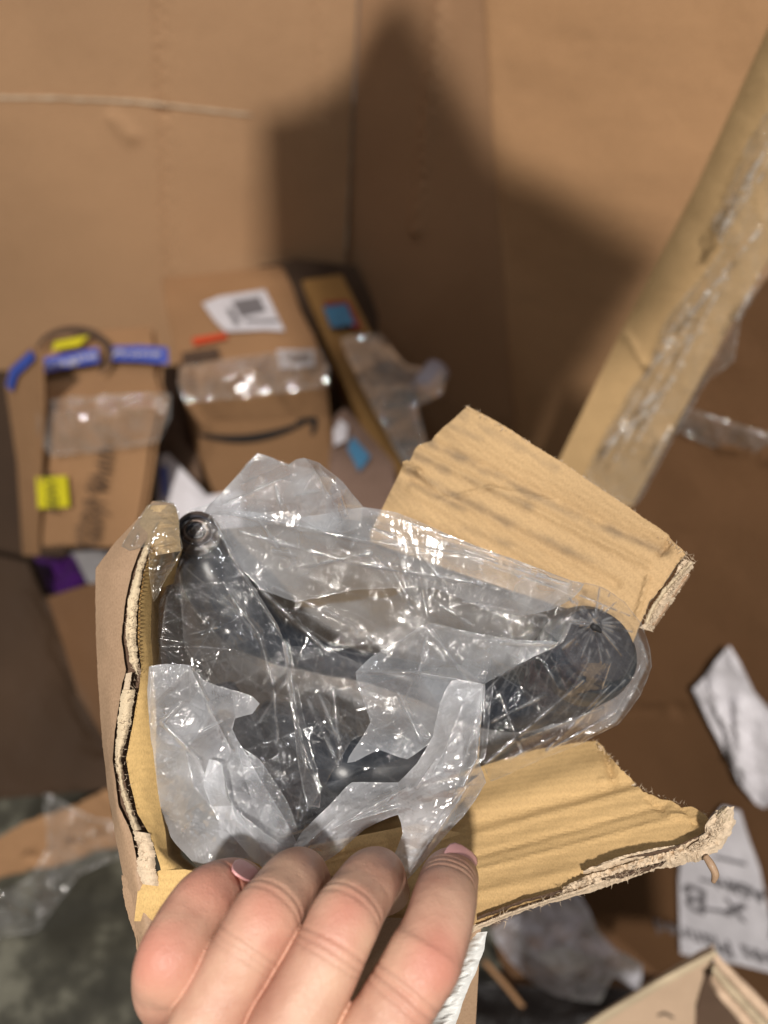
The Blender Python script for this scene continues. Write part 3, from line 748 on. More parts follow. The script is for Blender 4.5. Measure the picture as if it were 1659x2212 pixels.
db = film('black_plastic_bag', [(1020, 2120, 1.16), (1100, 2130, 1.15), (1280, 2130, 1.12), (1400, 2140, 1.10), (1480, 2160, 1.08), (1480, 2400, 1.0), (1000, 2400, 1.0), (930, 2200, 1.1)], [(1200, 2200, 1.08), (1320, 2180, 1.07), (1100, 2250, 1.06)], dmat, None, target=9, amp=.02, lam=70, seed=61)
tag(db, 'rumpled black plastic bag on the floor under the white plastic', 'bag')

# pale carton bottom right
PC = thing('pale_carton', 'pale tan open carton corner pointing up at the bottom right', 'carton', P(1550, 2200, .5))
pl1 = PL((1545, 2057, .50), (1290, 2212, .56), (1500, 2300, .60))
panel('left_flap', pl1, [(1545, 2055), (1515, 2068), (1290, 2205), (1180, 2290), (1180, 2500), (1500, 2500), (1500, 2240), (1503, 2170), (1520, 2110)], M['pale'], PC, .004, 14, warp=.001)
ribbon('flap_edge', [(1545, 2052, .492), (1420, 2118, .52), (1285, 2200, .552), (1170, 2285, .58)], [(1552, 2066, .494), (1430, 2132, .522), (1300, 2212, .554), (1190, 2300, .58)], M['cream'], PC, 50, 2, 3, 3, .002)
ptext('check_mark', 'L', pl1, (1452, 2190), (1425, 2200), .016, M['ink'], PC, .001)
ps = PL((1545, 2057, .50), (1700, 2200, .50), (1560, 2300, .50))
for i, (o1, o2, dd) in enumerate(((0, 26, -.004), (26, 50, .004), (50, 74, .0))):
    ribbon('wall_ply', [(1545 - o1 * .15, 2058 + o1 * .9, .50 + dd), (1600 - o1 * .7, 2112 + o1 * .5, .49 + dd), (1700 - o1 * .8, 2212 + o1 * .6, .47 + dd), (1800 - o1, 2312, .45 + dd)],
           [(1545 - o2 * .15, 2058 + o2 * .9, .50 + dd), (1600 - o2 * .7, 2112 + o2 * .5, .49 + dd), (1700 - o2 * .8, 2212 + o2 * .6, .47 + dd), (1800 - o2, 2312, .45 + dd)], M['pale'] if i != 1 else M['cream'], PC, 50, 1.5, 7 + i, 4, .003)
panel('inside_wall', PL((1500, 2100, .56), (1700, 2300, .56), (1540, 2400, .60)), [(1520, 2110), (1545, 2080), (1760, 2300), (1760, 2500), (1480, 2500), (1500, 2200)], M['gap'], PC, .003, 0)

# lower left flap with film
lf = PL((0, 1800, 1.16), (240, 1700, 1.16), (60, 1900, 1.10))
LF = thing('loose_flap', 'loose brown cardboard flap with ragged edge on the floor at lower left', 'cardboard', P(100, 1820, 1.1))
panel('flap', lf, jag([(-60, 1840), (60, 1775), (150, 1745), (260, 1690), (300, 1820), (200, 1835), (120, 1868), (-60, 1905)], [3, 3, 3, 0, 3, 3, 3, 0], 5), M['box'], LF, .006, 16, warp=.006, wl=70, creases=[((60, 1855), (240, 1800), .008, 5)])
pfm = film('crumpled_film', [(95, 1715, 1.08), (140, 1735, 1.07), (200, 1768, 1.06), (262, 1780, 1.06), (262, 1850, 1.06), (170, 1890, 1.04), (80, 2010, 1.0), (20, 2020, 1.0), (-60, 2040, 1.0), (-60, 1960, 1.02), (60, 1900, 1.04), (105, 1830, 1.06)],
     [(130, 1790, 1.05), (160, 1830, 1.03), (90, 1950, 1.0), (200, 1800, 1.04), (30, 1990, .99)], M['wrap2'], None, target=5, amp=.020, lam=50, seed=71)
tag(pfm, 'crumpled clear plastic film hanging over the loose flap at lower left', 'plastic film')

# ================================================================== HELD CARTON (torn open)
HB = thing('torn_carton', 'torn open brown cardboard box held in the hand with ragged flaps', 'carton', P(750, 1500, .25))
# upper right flap
uf = PL((830, 1100, .262), (1010, 880, .262), (1495, 1215, .226))
out = jag([(1010, 877), (1080, 915), (1230, 1010), (1340, 1085), (1430, 1145), (1482, 1196), (1458, 1226), (1434, 1262), (1400, 1305), (1384, 1343), (1366, 1390), (1270, 1330), (1000, 1240), (800, 1170), (800, 1150), (872, 1005), (870, 998), (882, 994), (884, 1000), (905, 962), (930, 950)],
          [1.2, 1.5, 1.5, 1.5, 2, 3, 3, 3, 3, 1, 0, 0, 0, 0, 0, 1, 1, 1, 1, 1, 1], 3, 6)
rd = [((900, 975), (1400, 1222), .0012, 9), ((925, 950), (1440, 1190), -.0011, 10), ((890, 1030), (1330, 1260), -.0011, 11), ((880, 1012), (905, 1020), .002, 8), ((905, 1020), (960, 1072), .0012, 7),
      ((890, 1060), (1260, 1270), .0009, 10), ((960, 925), (1450, 1165), .0008, 9), ((950, 1080), (1060, 1055), .0008, 5), ((1060, 1055), (1200, 1080), .0006, 5), ((1425, 1195), (1452, 1165), -.0016, 7), ((1400, 1250), (1375, 1330), .001, 6),
      ((870, 1120), (1180, 1260), -.0008, 12)]
panel('upper_flap', uf, out, M['inner_dirty'], HB, .0032, 6, rd, .0007, M['torn'], M['outer'], 5, 110, uvrot=-1.45,
      stains=[((925, 952), (1180, 1085), .75, 11), ((1180, 1085), (1440, 1195), .55, 10), ((900, 985), (1150, 1100), .6, 9), ((885, 1020), (1120, 1140), .6, 9), ((1120, 1140), (1300, 1225), .5, 9), ((960, 915), (1040, 950), .4, 8), ((990, 895), (1200, 1010), .35, 9), ((890, 1045), (1000, 1100), .5, 8), ((1000, 1140), (1160, 1200), .35, 9), ((985, 885), (1010, 900), .5, 8)])
# torn plies along its right end
rr = random.Random(4)
def shred(name, path, parent, mat, wid=14, n=26, dep=.001, seed=1):
    """torn paper ply: ragged strip along a picture path with curling edge"""
    r = random.Random(seed); L = []; R = []
    for i, (u, v, d) in enumerate(path):
        L.append((u - wid * .5 + r.uniform(-2, 2), v + r.uniform(-2, 2), d)); R.append((u + wid * .5 + r.uniform(-3, 3), v + wid * .35, d + dep))
    return ribbon(name, L, R, mat, parent, n * 3, wid * .28, seed, 5, .0012)
shred('torn_ply', [(1490, 1206, .2235), (1472, 1240, .2240), (1448, 1280, .2245), (1418, 1322, .2255), (1394, 1356, .2265)], HB, M['torn'], 26, 26, .0015, 3)
shred('torn_ply', [(1494, 1214, .2222), (1464, 1244, .2228), (1436, 1274, .2236), (1412, 1312, .2246), (1396, 1345, .2256)], HB, M['cream'], 10, 26, .001, 9)
shred('torn_ply', [(1488, 1238, .2248), (1464, 1275, .2252), (1440, 1308, .2258), (1412, 1350, .2268)], HB, M['outer'], 8, 20, .001, 12)
# lower right flap
lp = PL((1040, 1990, .212), (1570, 1790, .214), (1290, 1605, .246))
out = jag([(1160, 1618), (1252, 1603), (1285, 1600), (1302, 1608), (1320, 1640), (1342, 1668), (1372, 1690), (1362, 1694), (1372, 1700), (1420, 1722), (1478, 1742), (1500, 1745), (1525, 1762), (1545, 1800), (1520, 1826), (1440, 1850), (1350, 1880), (1300, 1905), (1230, 1925), (1130, 1955), (1030, 1996), (990, 2010), (700, 1960), (640, 1840), (900, 1700)],
          [1, 1, 1, 2, 2, 3, 3, 3, 3, 3, 2, 2, 3, 2, 3, 3, 3, 3, 2, 2, 2, 0, 0, 0, 0], 8, 6)
rd = [((930, 1805), (1360, 1690), -.0007, 12), ((930, 1832), (1380, 1705), .0005, 9), ((960, 1868), (1440, 1735), -.0005, 8), ((1000, 1890), (1480, 1760), .0004, 7), ((990, 1760), (1340, 1650), .0016, 34),
      ((1300, 1612), (1325, 1685), -.0016, 9), ((1325, 1685), (1300, 1692), .0007, 7), ((1400, 1725), (1430, 1748), -.0008, 7), ((1470, 1742), (1500, 1780), -.0007, 7), ((1450, 1760), (1530, 1775), .0006, 7), ((1040, 1930), (1420, 1835), .0005, 12)]
panel('lower_flap', lp, out, M['inner'], HB, .0030, 7, rd, .0006, M['torn'], M['outer'], 6, 90, uvrot=.25)
shred('torn_ply', [(1030, 2000, .2105), (1100, 1972, .2105), (1180, 1945, .2108), (1260, 1922, .211), (1310, 1900, .211), (1400, 1868, .2112), (1480, 1842, .212), (1540, 1808, .213)], HB, M['torn'], 10, 60, .002, 21)
def vshred(name, path, mat, wid, seed, n=90, bulge=.001, wob=3):
    """ragged strip along a mostly horizontal path"""
    r = random.Random(seed)
    return ribbon_v(name, [(u, v - wid * w, d) for u, v, d, w in path], [(u, v + wid * w, d + .0015) for u, v, d, w in path], mat, HB, n, wob, seed, bulge)
def ribbon_v(name, left, right, mat, parent, n, wob, seed, bulge, cross=5):
    def samp(pl):
        a = np.array(pl, float); L = np.r_[0, np.cumsum(np.linalg.norm(np.diff(a[:, :2], axis=0), axis=1))]
        t = np.linspace(0, L[-1], n); return np.stack([np.interp(t, L, a[:, i]) for i in range(3)], 1)
    l, r = samp(left), samp(right); q = np.random.default_rng(seed)
    for x, s in ((l, .6), (r, 1)):
        x[:, 1] += wob * s * (1.4 * fbm(np.linspace(0, n / 6, n), np.full(n, s), seed, 3) + q.uniform(-.35, .35, n))
    rows = []
    for k in range(cross + 1):
        t = k / cross; w = l * (1 - t) + r * t
        w[:, 2] -= bulge * (math.sin(math.pi * t) + 1.1 * fbm(np.linspace(0, n / 3, n), np.full(n, t * 4), seed + 3, 3)); rows.append(w)
    A = np.concatenate(rows)
    fs = [(k * n + i, k * n + i + 1, (k + 1) * n + i + 1, (k + 1) * n + i) for k in range(cross) for i in range(n - 1)]
    return mk(name, PN(A[:, 0], A[:, 1], A[:, 2]), fs, mat, parent, np.stack([A[:, 0] / 9000, A[:, 1] / 9000], 1), smooth=False)
vshred('torn_ply', [(1215, 1925, 0.2119, .6), (1270, 1905, 0.2114, 1.2), (1320, 1893, 0.2114, 1.3), (1400, 1868, 0.2116, 1.3), (1480, 1850, 0.2119, 1.4), (1520, 1835, .210, 1.5), (1545, 1815, 0.2134, 1)], M['torn'], 13, 31, 110, .0014, 4)
vshred('torn_ply', [(1260, 1885, 0.2109, .5), (1330, 1862, 0.2107, 1), (1410, 1842, 0.2108, 1), (1480, 1828, 0.2110, .8), (1535, 1795, 0.2119, .6)], M['torn'], 9, 35, 90, .0008, 3)
vshred('gap_shade', [(1030, 1985, 0.2112, .8), (1130, 1948, 0.2111, .7), (1215, 1925, 0.2110, .6)], M['gap'], 5, 37, 60, .0004, 2)  # dark strips painted as shade between the torn plies
vshred('gap_shade', [(1340, 1858, 0.2102, .3), (1400, 1846, 0.2101, .8), (1460, 1832, 0.2102, .9), (1525, 1800, 0.2110, .6)], M['gap'], 4, 38, 60, .0003, 1.5)
vshred('gap_shade', [(1300, 1902, 0.2096, .4), (1350, 1890, 0.2096, 1), (1410, 1875, 0.2098, .8), (1440, 1862, 0.2100, .3)], M['gap'], 5, 39, 60, .0003, 2)
# frayed clump at the far tip
def clump(name, u0, v0, d0, r, mat, seed, sq=1.0, rot=0.0):
    bm = bmesh.new(); bmesh.ops.create_icosphere(bm, subdivisions=4, radius=1)
    from mathutils import noise
    cr, sr = math.cos(rot), math.sin(rot); vs = []
    for v in bm.verts:
        n = v.co.normalized()
        k = 1 + .42 * noise.fractal(n * 2.0 + Vector((seed, 0, 0)), 1.1, 2.1, 4) + .05 * noise.noise(n * 14 + Vector((0, seed, 0)))
        x, y = n.x * r * sq * k, n.y * r * k
        p = P(u0 + x * cr - y * sr, v0 + x * sr + y * cr, d0 + n.z * .0022 * k); vs.append(p)
    fs = [[w.index for w in f.verts] for f in bm.faces]; bm.free()
    return mk(name, vs, fs, mat, HB)
clump('frayed_fluff', 1553, 1790, .2110, 26, M['torn'], 3, 1.9, -1.1)
clump('frayed_fluff', 1525, 1825, .2112, 20, M['torn'], 7, 1.7, -.6)
clump('frayed_fluff', 1562, 1768, .2110, 15, M['cream'], 11, 1.3, -1.2)
tube('curled_shred', [(P(1524, 1850, .209), .0009), (P(1536, 1868, .2075), .0011), (P(1545, 1888, .2070), .0010), (P(1541, 1905, .2078), .0006)], M['outer'], HB, 8, 5)

def fibres(name, path, n, mat, seed, spread=6, lmax=22):
    r = random.Random(seed); vs = []; fs = []
    for i in range(n):
        k = r.uniform(0, len(path) - 1.001); a = path[int(k)]; b = path[int(k) + 1]; f = k - int(k)
        u, v, d = [a[j] + (b[j] - a[j]) * f for j in range(3)]
        u += r.uniform(-spread, spread); v += r.uniform(-spread, spread); an = r.uniform(0, 2 * math.pi); L = r.uniform(4, lmax); bend = r.uniform(-1.2, 1.2)
        x, y, z = u, v, d - .0006; w0 = r.uniform(.35, .8); m0 = len(vs)
        for s_ in range(6):
            w1 = w0 * (1 - s_ / 6.5); px, py = -math.sin(an) * w1, math.cos(an) * w1
            vs.append(P(x + px, y + py, z)); vs.append(P(x - px, y - py, z + .0001))
            an += bend / 5; x += math.cos(an) * L / 5; y += math.sin(an) * L / 5; z -= r.uniform(-.0003, .0005)
        fs += [(m0 + 2 * q, m0 + 2 * q + 2, m0 + 2 * q + 3, m0 + 2 * q + 1) for q in range(5)]
    return tag(mk(name, vs, fs, mat, HB), kind='stuff')
fibres('paper_fibre', [(1010, 877, .259), (1230, 1010, .248), (1340, 1085, .240), (1482, 1196, .2265)], 190, M['torn'], 5, 2.5, 11)
fibres('paper_fibre', [(1490, 1206, .2225), (1472, 1240, .2230), (1448, 1280, .2235), (1394, 1356, .2255)], 170, M['torn'], 6, 10, 16)
fibres('paper_fibre', [(1285, 1600, .243), (1320, 1640, .240), (1372, 1695, .234), (1478, 1742, .227), (1525, 1762, .222)], 130, M['torn'], 7, 3, 13)
fibres('paper_fibre', [(1050, 1995, .2085), (1215, 1935, .2085), (1320, 1900, .208), (1480, 1852, .208), (1540, 1810, .208), (1565, 1765, .207)], 320, M['torn'], 8, 9, 18)
fibres('paper_fibre', [(318, 1178, .2185), (284, 1300, .2145), (280, 1380, .213), (298, 1450, .211), (270, 1560, .2095), (256, 1640, .2075), (280, 1750, .2045), (320, 1880, .202)], 260, M['torn'], 9, 9, 12)

# left wall: outside face, core, inner liner
ol = [(330, 1082, .236), (300, 1118, .232), (250, 1170, .228), (206, 1228, .226), (206, 1330, .224), (210, 1450, .222), (220, 1600, .218), (234, 1720, .214), (250, 1810, .211), (268, 1900, .208), (285, 1960, .206), (300, 2050, .204)]
orr = [(375, 1088, .230), (340, 1140, .226), (305, 1180, .222), (285, 1235, .219), (270, 1300, .218), (262, 1380, .216), (272, 1450, .214), (263, 1480, .2135), (248, 1580, .211), (243, 1640, .2095), (256, 1740, .207), (284, 1800, .2055), (300, 1880, .204), (330, 1985, .203)]
ribbon('outer_face', ol, orr, M['outer'], HB, 120, 1.2, 3, 8, .0012)
back = [(u + 30, v, d + .05) for u, v, d in ol]
ribbon('outer_face_side', back, ol, M['outer'], HB, 60, 0, 3, 3, 0)
def off(pl, du, dd=0): return [(u + du, v, d + dd) for u, v, d in pl]
core = [p for p in orr if p[1] >= 1175]
ribbon('core_shade', off(core, -2, .0015), off(core, 38, .002), M['gap'], HB, 120, 2, 4, 3, 0)  # core recess: its shade painted as a dark strip
c1 = [(312, 1178, .2195), (292, 1235, .2170), (276, 1300, .2155), (272, 1380, .2140), (282, 1430, .2125), (297, 1458, .2115)]
c2 = [(326, 1178, .2195), (308, 1235, .2170), (297, 1300, .2155), (294, 1380, .2140), (298, 1420, .2125), (300, 1460, .2115)]
ribbon('torn_liner', c1, c2, M['cream'], HB, 170, 2.8, 6, 6, .0010)
c3 = [(264, 1490, .2112), (254, 1560, .2100), (248, 1640, .2080), (258, 1700, .2065), (272, 1750, .2052), (288, 1795, .2042)]
c4 = [(292, 1490, .2112), (282, 1560, .2100), (262, 1640, .2080), (270, 1700, .2065), (288, 1750, .2052), (306, 1792, .2042)]
ribbon('torn_liner', c3, c4, M['cream'], HB, 170, 3.4, 8, 6, .0012)
c5 = [(286, 1795, .2040), (298, 1830, .2035), (296, 1880, .203), (310, 1910, .2025)]
c6 = [(322, 1800, .2040), (335, 1840, .2035), (336, 1880, .203), (345, 1915, .2025)]
ribbon('torn_liner', c5, c6, M['torn'], HB, 70, 4.0, 9, 6, .0014)
ribbon('torn_liner', [(272, 1455, .2118), (266, 1490, .2112)], [(285, 1452, .2118), (280, 1490, .2112)], M['torn'], HB, 30, 1, 9, 3, .0004)
# flute: wavy paper between the liners
def flute(name, path, mat, per=9, ampx=2.6, wid=.0016):
    a = np.array(path, float); L = np.r_[0, np.cumsum(np.linalg.norm(np.diff(a[:, :2], axis=0), axis=1))]
    n = int(L[-1] / 1.5); t = np.linspace(0, L[-1], n); q = np.stack([np.interp(t, L, a[:, i]) for i in range(3)], 1)
    ph = t / per * 2 * math.pi + 1.5 * fbm(t / 30, t * 0, 3, 2)
    q[:, 0] += ampx * np.sin(ph) * (1 + .5 * fbm(t / 25, t * 0 + 2, 4, 2))
    q2 = q.copy(); q2[:, 2] += wid; q2[:, 0] += 1.4
    A = np.concatenate([q, q2]); fs = [(i, i + 1, i + 1 + n, i + n) for i in range(n - 1)]
    mk(name, PN(A[:, 0], A[:, 1], A[:, 2]), fs, mat, HB, np.stack([A[:, 0] / 9000, A[:, 1] / 9000], 1), smooth=True)
fpth = [(330, 1178, .2190), (312, 1235, .2165), (302, 1300, .2150), (300, 1380, .2135), (303, 1430, .2122)]
flute('wavy_flute', fpth, M['torn']); flute('wavy_flute', off([(296, 1490, .2112), (286, 1560, .2100), (268, 1640, .2080), (277, 1700, .2065), (294, 1750, .2052)], 2), M['torn'])
y1 = [(329, 1176, .2200), (311, 1235, .2170), (300, 1300, .2155), (298, 1380, .2140), (305, 1440, .2125), (300, 1490, .2115), (288, 1560, .2100), (272, 1640, .2082), (283, 1700, .2065), (298, 1760, .2050), (322, 1800, .2042), (340, 1850, .2035), (350, 1890, .203), (345, 1930, .202)]
y2 = [(352, 1170, .2250), (334, 1235, .2235), (328, 1300, .2220), (326, 1380, .2200), (331, 1440, .2180), (335, 1490, .2165), (338, 1560, .2150), (336, 1640, .2130), (340, 1700, .2115), (350, 1760, .2105), (358, 1800, .2095), (362, 1850, .208), (400, 1880, .207), (470, 1895, .206)]
ribbon('inner_liner', y1, y2, M['yellow'], HB, 140, 1.0, 12, 6, .0006)
y3 = [(u + 30, v, d + .09) for u, v, d in y2]
ribbon('inner_wall_left', y2, y3, M['inner'], HB, 80, 0, 13, 3, 0)
ribbon('bent_corner', [(300, 1905, .2045), (345, 1880, .2035), (400, 1878, .2035), (470, 1892, .204)], [(290, 1990, .2035), (350, 1990, .2025), (420, 1990, .2025), (500, 1990, .203)], M['yellow'], HB, 60, 1, 15, 5, .0015)
ribbon('lower_left_face', [(262, 1890, .2085), (268, 1950, .207), (290, 2020, .206), (310, 2120, .205)], [(345, 1930, .2035), (355, 1960, .203), (380, 2020, .203), (400, 2120, .203)], M['outer'], HB, 60, 2, 16, 6, .002)
# taped rounded top of that wall
film('packing_tape', [(300, 1118, .2300), (318, 1092, .2310), (345, 1080, .2300), (375, 1086, .2280), (388, 1110, .2250), (388, 1150, .2220), (395, 1182, .2190), (380, 1215, .2195), (352, 1262, .2200), (332, 1300, .2195), (322, 1240, .2175), (318, 1180, .2180), (280, 1190, .2215), (262, 1180, .2240)],
     [(345, 1120, .2230), (360, 1150, .2200), (340, 1185, .2180), (365, 1185, .2170), (348, 1230, .2175)], M['tapefilm'], HB, target=2.7, amp=.0016, lam=34, seed=81, fine=.6,
     ridges=[((300, 1150), (285, 1178), .0010, 3), ((340, 1130), (330, 1150), .0008, 4)])
ribbon('taped_roll', [(318, 1092, .2325), (300, 1130, .2300), (300, 1175, .2260), (335, 1200, .2225)], [(378, 1090, .2300), (386, 1120, .2265), (388, 1160, .2235), (392, 1190, .2215)], card('roll_kraft', (.48, .35, .20), scale=1.6, var=.15), HB, 60, 1.5, 17, 10, .0045)
ribbon('inner_corner', [(392, 1188, .2225), (360, 1235, .2230), (350, 1270, .2235)], [(395, 1184, .2300), (382, 1225, .2350), (375, 1260, .2400)], M['yellow'], HB, 30, 1, 18, 3, 0)
# deep inside of the box
def quad(name, pts, mat, parent, seed=1):
    return ribbon(name, [pts[0], pts[3]], [pts[1], pts[2]], mat, parent, 30, 0, seed, 10, .001)
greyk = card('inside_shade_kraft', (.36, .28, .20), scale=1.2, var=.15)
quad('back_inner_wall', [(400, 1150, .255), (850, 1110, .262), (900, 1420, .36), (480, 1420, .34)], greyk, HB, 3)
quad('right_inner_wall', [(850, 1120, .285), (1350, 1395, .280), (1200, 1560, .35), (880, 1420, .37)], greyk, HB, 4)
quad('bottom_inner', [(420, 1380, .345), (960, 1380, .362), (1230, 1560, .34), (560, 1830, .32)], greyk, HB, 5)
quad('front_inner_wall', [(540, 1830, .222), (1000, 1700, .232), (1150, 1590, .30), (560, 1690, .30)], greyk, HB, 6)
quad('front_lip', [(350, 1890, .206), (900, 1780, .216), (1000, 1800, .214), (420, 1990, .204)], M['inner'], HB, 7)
quad('front_outer_wall', [(300, 1960, .206), (1040, 1990, .213), (1000, 2700, .27), (330, 2700, .26)], M['outer'], HB, 8)

# white ribbed foam sheet under the box, right of the index finger
FS = [(1052, 2012, .214), (1046, 2050, .213), (1030, 2095, .212), (1005, 2150, .211), (985, 2212, .210), (960, 2300, .21)]
fs_ = ribbon('foam_sheet', [(1000, 2020, .222), (985, 2060, .220), (970, 2110, .218), (945, 2160, .217), (920, 2230, .216), (890, 2320, .216)], FS, plain('white_foam', (.62, .63, .62), .45, .5), None, 160, .8, 19, 10, .003)
me = fs_.data
for v in me.vertices:
    k = math.sin((v.co.z * 1.0 + v.co.x * .35) * 2 * math.pi / .0042); v.co += Vector((.25, -.4, .5)) * .0002 * k
tag(fs_, 'ribbed white foam sheet edge showing behind the index finger', 'foam sheet')

# ================================================================== BLACK PARTS IN THE BAG
AR = thing('plastic_bar', 'black curved plastic bar with rounded foam end inside the clear bag', 'bar', P(700, 1400, .25))
tube('arm', [(P(420, 1152, .250), .0070), (P(440, 1195, .252), .0092), (P(475, 1262, .254), .0108), (P(528, 1335, .258), .0100), (P(600, 1385, .262), .0074), (P(690, 1418, .266), .0056), (P(790, 1440, .268), .0052), (P(900, 1470, .268), .0060), (P(1040, 1515, .260), .0084), (P(1130, 1510, .252), .0100), (P(1200, 1475, .246), .0108)], M['black'], AR, 32, 8)
ax0, ax1 = P(1190, 1480, .250), P(1292, 1392, .222)
tube('foam_grip', [(ax0, .0125), (ax0.lerp(ax1, .5), .0135), (ax0.lerp(ax1, .85), .0128), (ax1, .0110), (ax1 + (ax1 - ax0) * .06, .0070), (ax1 + (ax1 - ax0) * .075, .002)], M['rubber'], AR, 40, 6)
tube('end_cap', [(ax0.lerp(ax1, .62), .0138), (ax0.lerp(ax1, .75), .0141), (ax0.lerp(ax1, .9), .0134), (ax0.lerp(ax1, .99), .0112), (ax0.lerp(ax1, 1.04), .006), (ax0.lerp(ax1, 1.05), .001)], M['black'], AR, 40, 6)
# coil rings at the arm's upper end
cc = P(424, 1146, .2405)
for i, r in enumerate((.0052, .0036, .0022)):
    ring = [(cc + (RT * math.cos(a) + UP * math.sin(a) * .85) * r + FW * (i * -.0004), .00042) for a in np.linspace(0, 2 * math.pi, 17)]
    tube('ring', ring, M['rubber'] if i != 1 else plain('copper_glint', (.16, .12, .10), .3, metal=.5), AR, 8, 2)
tube('end_disc', [(P(424, 1148, .2415), .0062), (P(426, 1152, .2440), .0070), (P(430, 1158, .250), .0072)], plain('disc_brown', (.07, .055, .05), .3), AR, 32, 3)
LW = thing('black_bracket', 'black plastic bracket lying deep in the bag below the curved bar', 'bracket', P(620, 1650, .26))
tube('bracket_arm', [(P(470, 1490, .262), .0060), (P(500, 1580, .256), .0100), (P(560, 1680, .250), .0130), (P(640, 1760, .244), .0120), (P(720, 1790, .242), .008)], M['rubber'], LW, 28, 8)
tube('bracket_arm', [(P(560, 1560, .272), .008), (P(650, 1600, .268), .012), (P(740, 1660, .262), .013), (P(820, 1660, .262), .011), (P(960, 1640, .262), .008)], M['black'], LW, 28, 8)
tube('bracket_tip', [(P(490, 1775, .236), .006), (P(570, 1800, .233), .008), (P(660, 1795, .233), .006)], M['rubber'], LW, 24, 6)

# ================================================================== CLEAR BAG
BG = thing('plastic_bag', 'crumpled clear plastic bag wrapped round black parts, standing out of the torn box', 'plastic bag', P(800, 1400, .22))
# rear layer behind the parts
film('back_layer', [(400, 1110, 0.276), (470, 1078, 0.278), (555, 980, 0.282), (620, 1002, 0.282), (700, 1020, 0.284), (785, 1095, 0.286), (960, 1155, 0.284), (1190, 1240, 0.274), (1360, 1330, 0.270), (1400, 1430, 0.274), (1330, 1560, 0.280), (1150, 1638, 0.286), (1000, 1720, 0.292), (700, 1820, 0.292), (430, 1860, 0.280), (345, 1760, 0.266), (325, 1600, 0.262), (325, 1440, 0.262), (345, 1300, 0.270), (395, 1200, 0.276)],
     [(600, 1080, 0.288), (740, 1180, 0.300), (600, 1280, 0.312), (900, 1300, 0.318), (480, 1500, 0.315), (700, 1500, 0.322), (1000, 1450, 0.315), (1200, 1400, 0.298), (850, 1620, 0.312), (560, 1720, 0.302)],
     M['film2'], BG, target=7, amp=.0035, lam=90, seed=101, fine=.5)
# crown: two peaks at the top
film('top_crown', [(462, 1080, .236), (520, 1020, .240), (556, 978, .242), (575, 984, .242), (622, 1004, .240), (640, 992, .238), (657, 989, .237), (690, 1000, .237), (740, 1040, .236), (760, 1066, .236), (784, 1094, .236), (778, 1140, .235), (740, 1150, .234), (660, 1140, .232), (560, 1120, .230), (470, 1112, .230), (440, 1108, .231)],
     [(560, 1030, .232), (630, 1040, .229), (690, 1030, .225), (676, 1006, .228), (705, 1075, .229), (730, 1090, .223), (735, 1120, .226), (640, 1085, .224), (590, 1092, .230), (535, 1070, .233), (700, 1120, .233)],
     M['film2'], BG, creases=[(6, 19), (19, 20), (20, 21), (21, 22), (22, 10)], target=2.7, amp=.0022, lam=60, seed=102, fine=.3,
     ridges=[((676, 1008), (735, 1110), .0016, 4), ((692, 1010), (735, 1060), .0010, 3), ((735, 1060), (748, 1110), .0010, 3), ((520, 1045), (600, 1010), .0009, 4), ((480, 1090), (640, 1020), .0012, 4), ((595, 1050), (610, 1100), .001, 3), ((640, 1070), (690, 1060), .0012, 5)])
# broad upper sheet running to the end cap
film('upper_sheet', [(455, 1110, .2335), (500, 1100, .2315), (640, 1118, .2290), (790, 1096, .2300), (860, 1108, .2295), (1000, 1168, .2250), (1130, 1215, .2190), (1235, 1254, .2140), (1262, 1262, .2125), (1240, 1290, .2110), (1190, 1318, .2150), (1130, 1330, .2200), (1050, 1315, .2240), (930, 1270, .2300), (760, 1275, .2330), (640, 1300, .2350), (560, 1270, .2340), (500, 1200, .2340), (470, 1140, .2340)],
     [(600, 1160, .2290), (700, 1150, .2250), (800, 1165, .2250), (900, 1195, .2235), (1010, 1205, .2195), (1120, 1245, .2150), (1200, 1270, .2115), (650, 1220, .2320), (820, 1225, .2275), (980, 1250, .2240), (1100, 1290, .2185), (560, 1180, .2325), (760, 1195, .2262), (720, 1250, .2330), (880, 1240, .2300)],
     M['film2'], BG, creases=[(2, 20), (20, 21), (21, 22), (22, 23), (23, 24), (24, 25)], target=2.7, amp=.0014, lam=95, seed=103, fine=.2,
     ridges=[((500, 1108), (790, 1168), .0012, 4), ((790, 1168), (1000, 1195), .0012, 4), ((1000, 1195), (1230, 1262), .0012, 4), ((700, 1215), (800, 1195), .0008, 3), ((590, 1190), (640, 1200), .0008, 3), ((860, 1120), (1180, 1240), .0010, 3), ((520, 1150), (760, 1215), .0010, 3), ((760, 1215), (1040, 1262), .0010, 3), ((980, 1180), (1225, 1258), .0010, 3), ((560, 1120), (600, 1180), .0008, 3), ((880, 1170), (960, 1260), .0008, 3), ((800, 1140), (850, 1158), .0009, 3), ((640, 1225), (720, 1210), .0008, 4)])
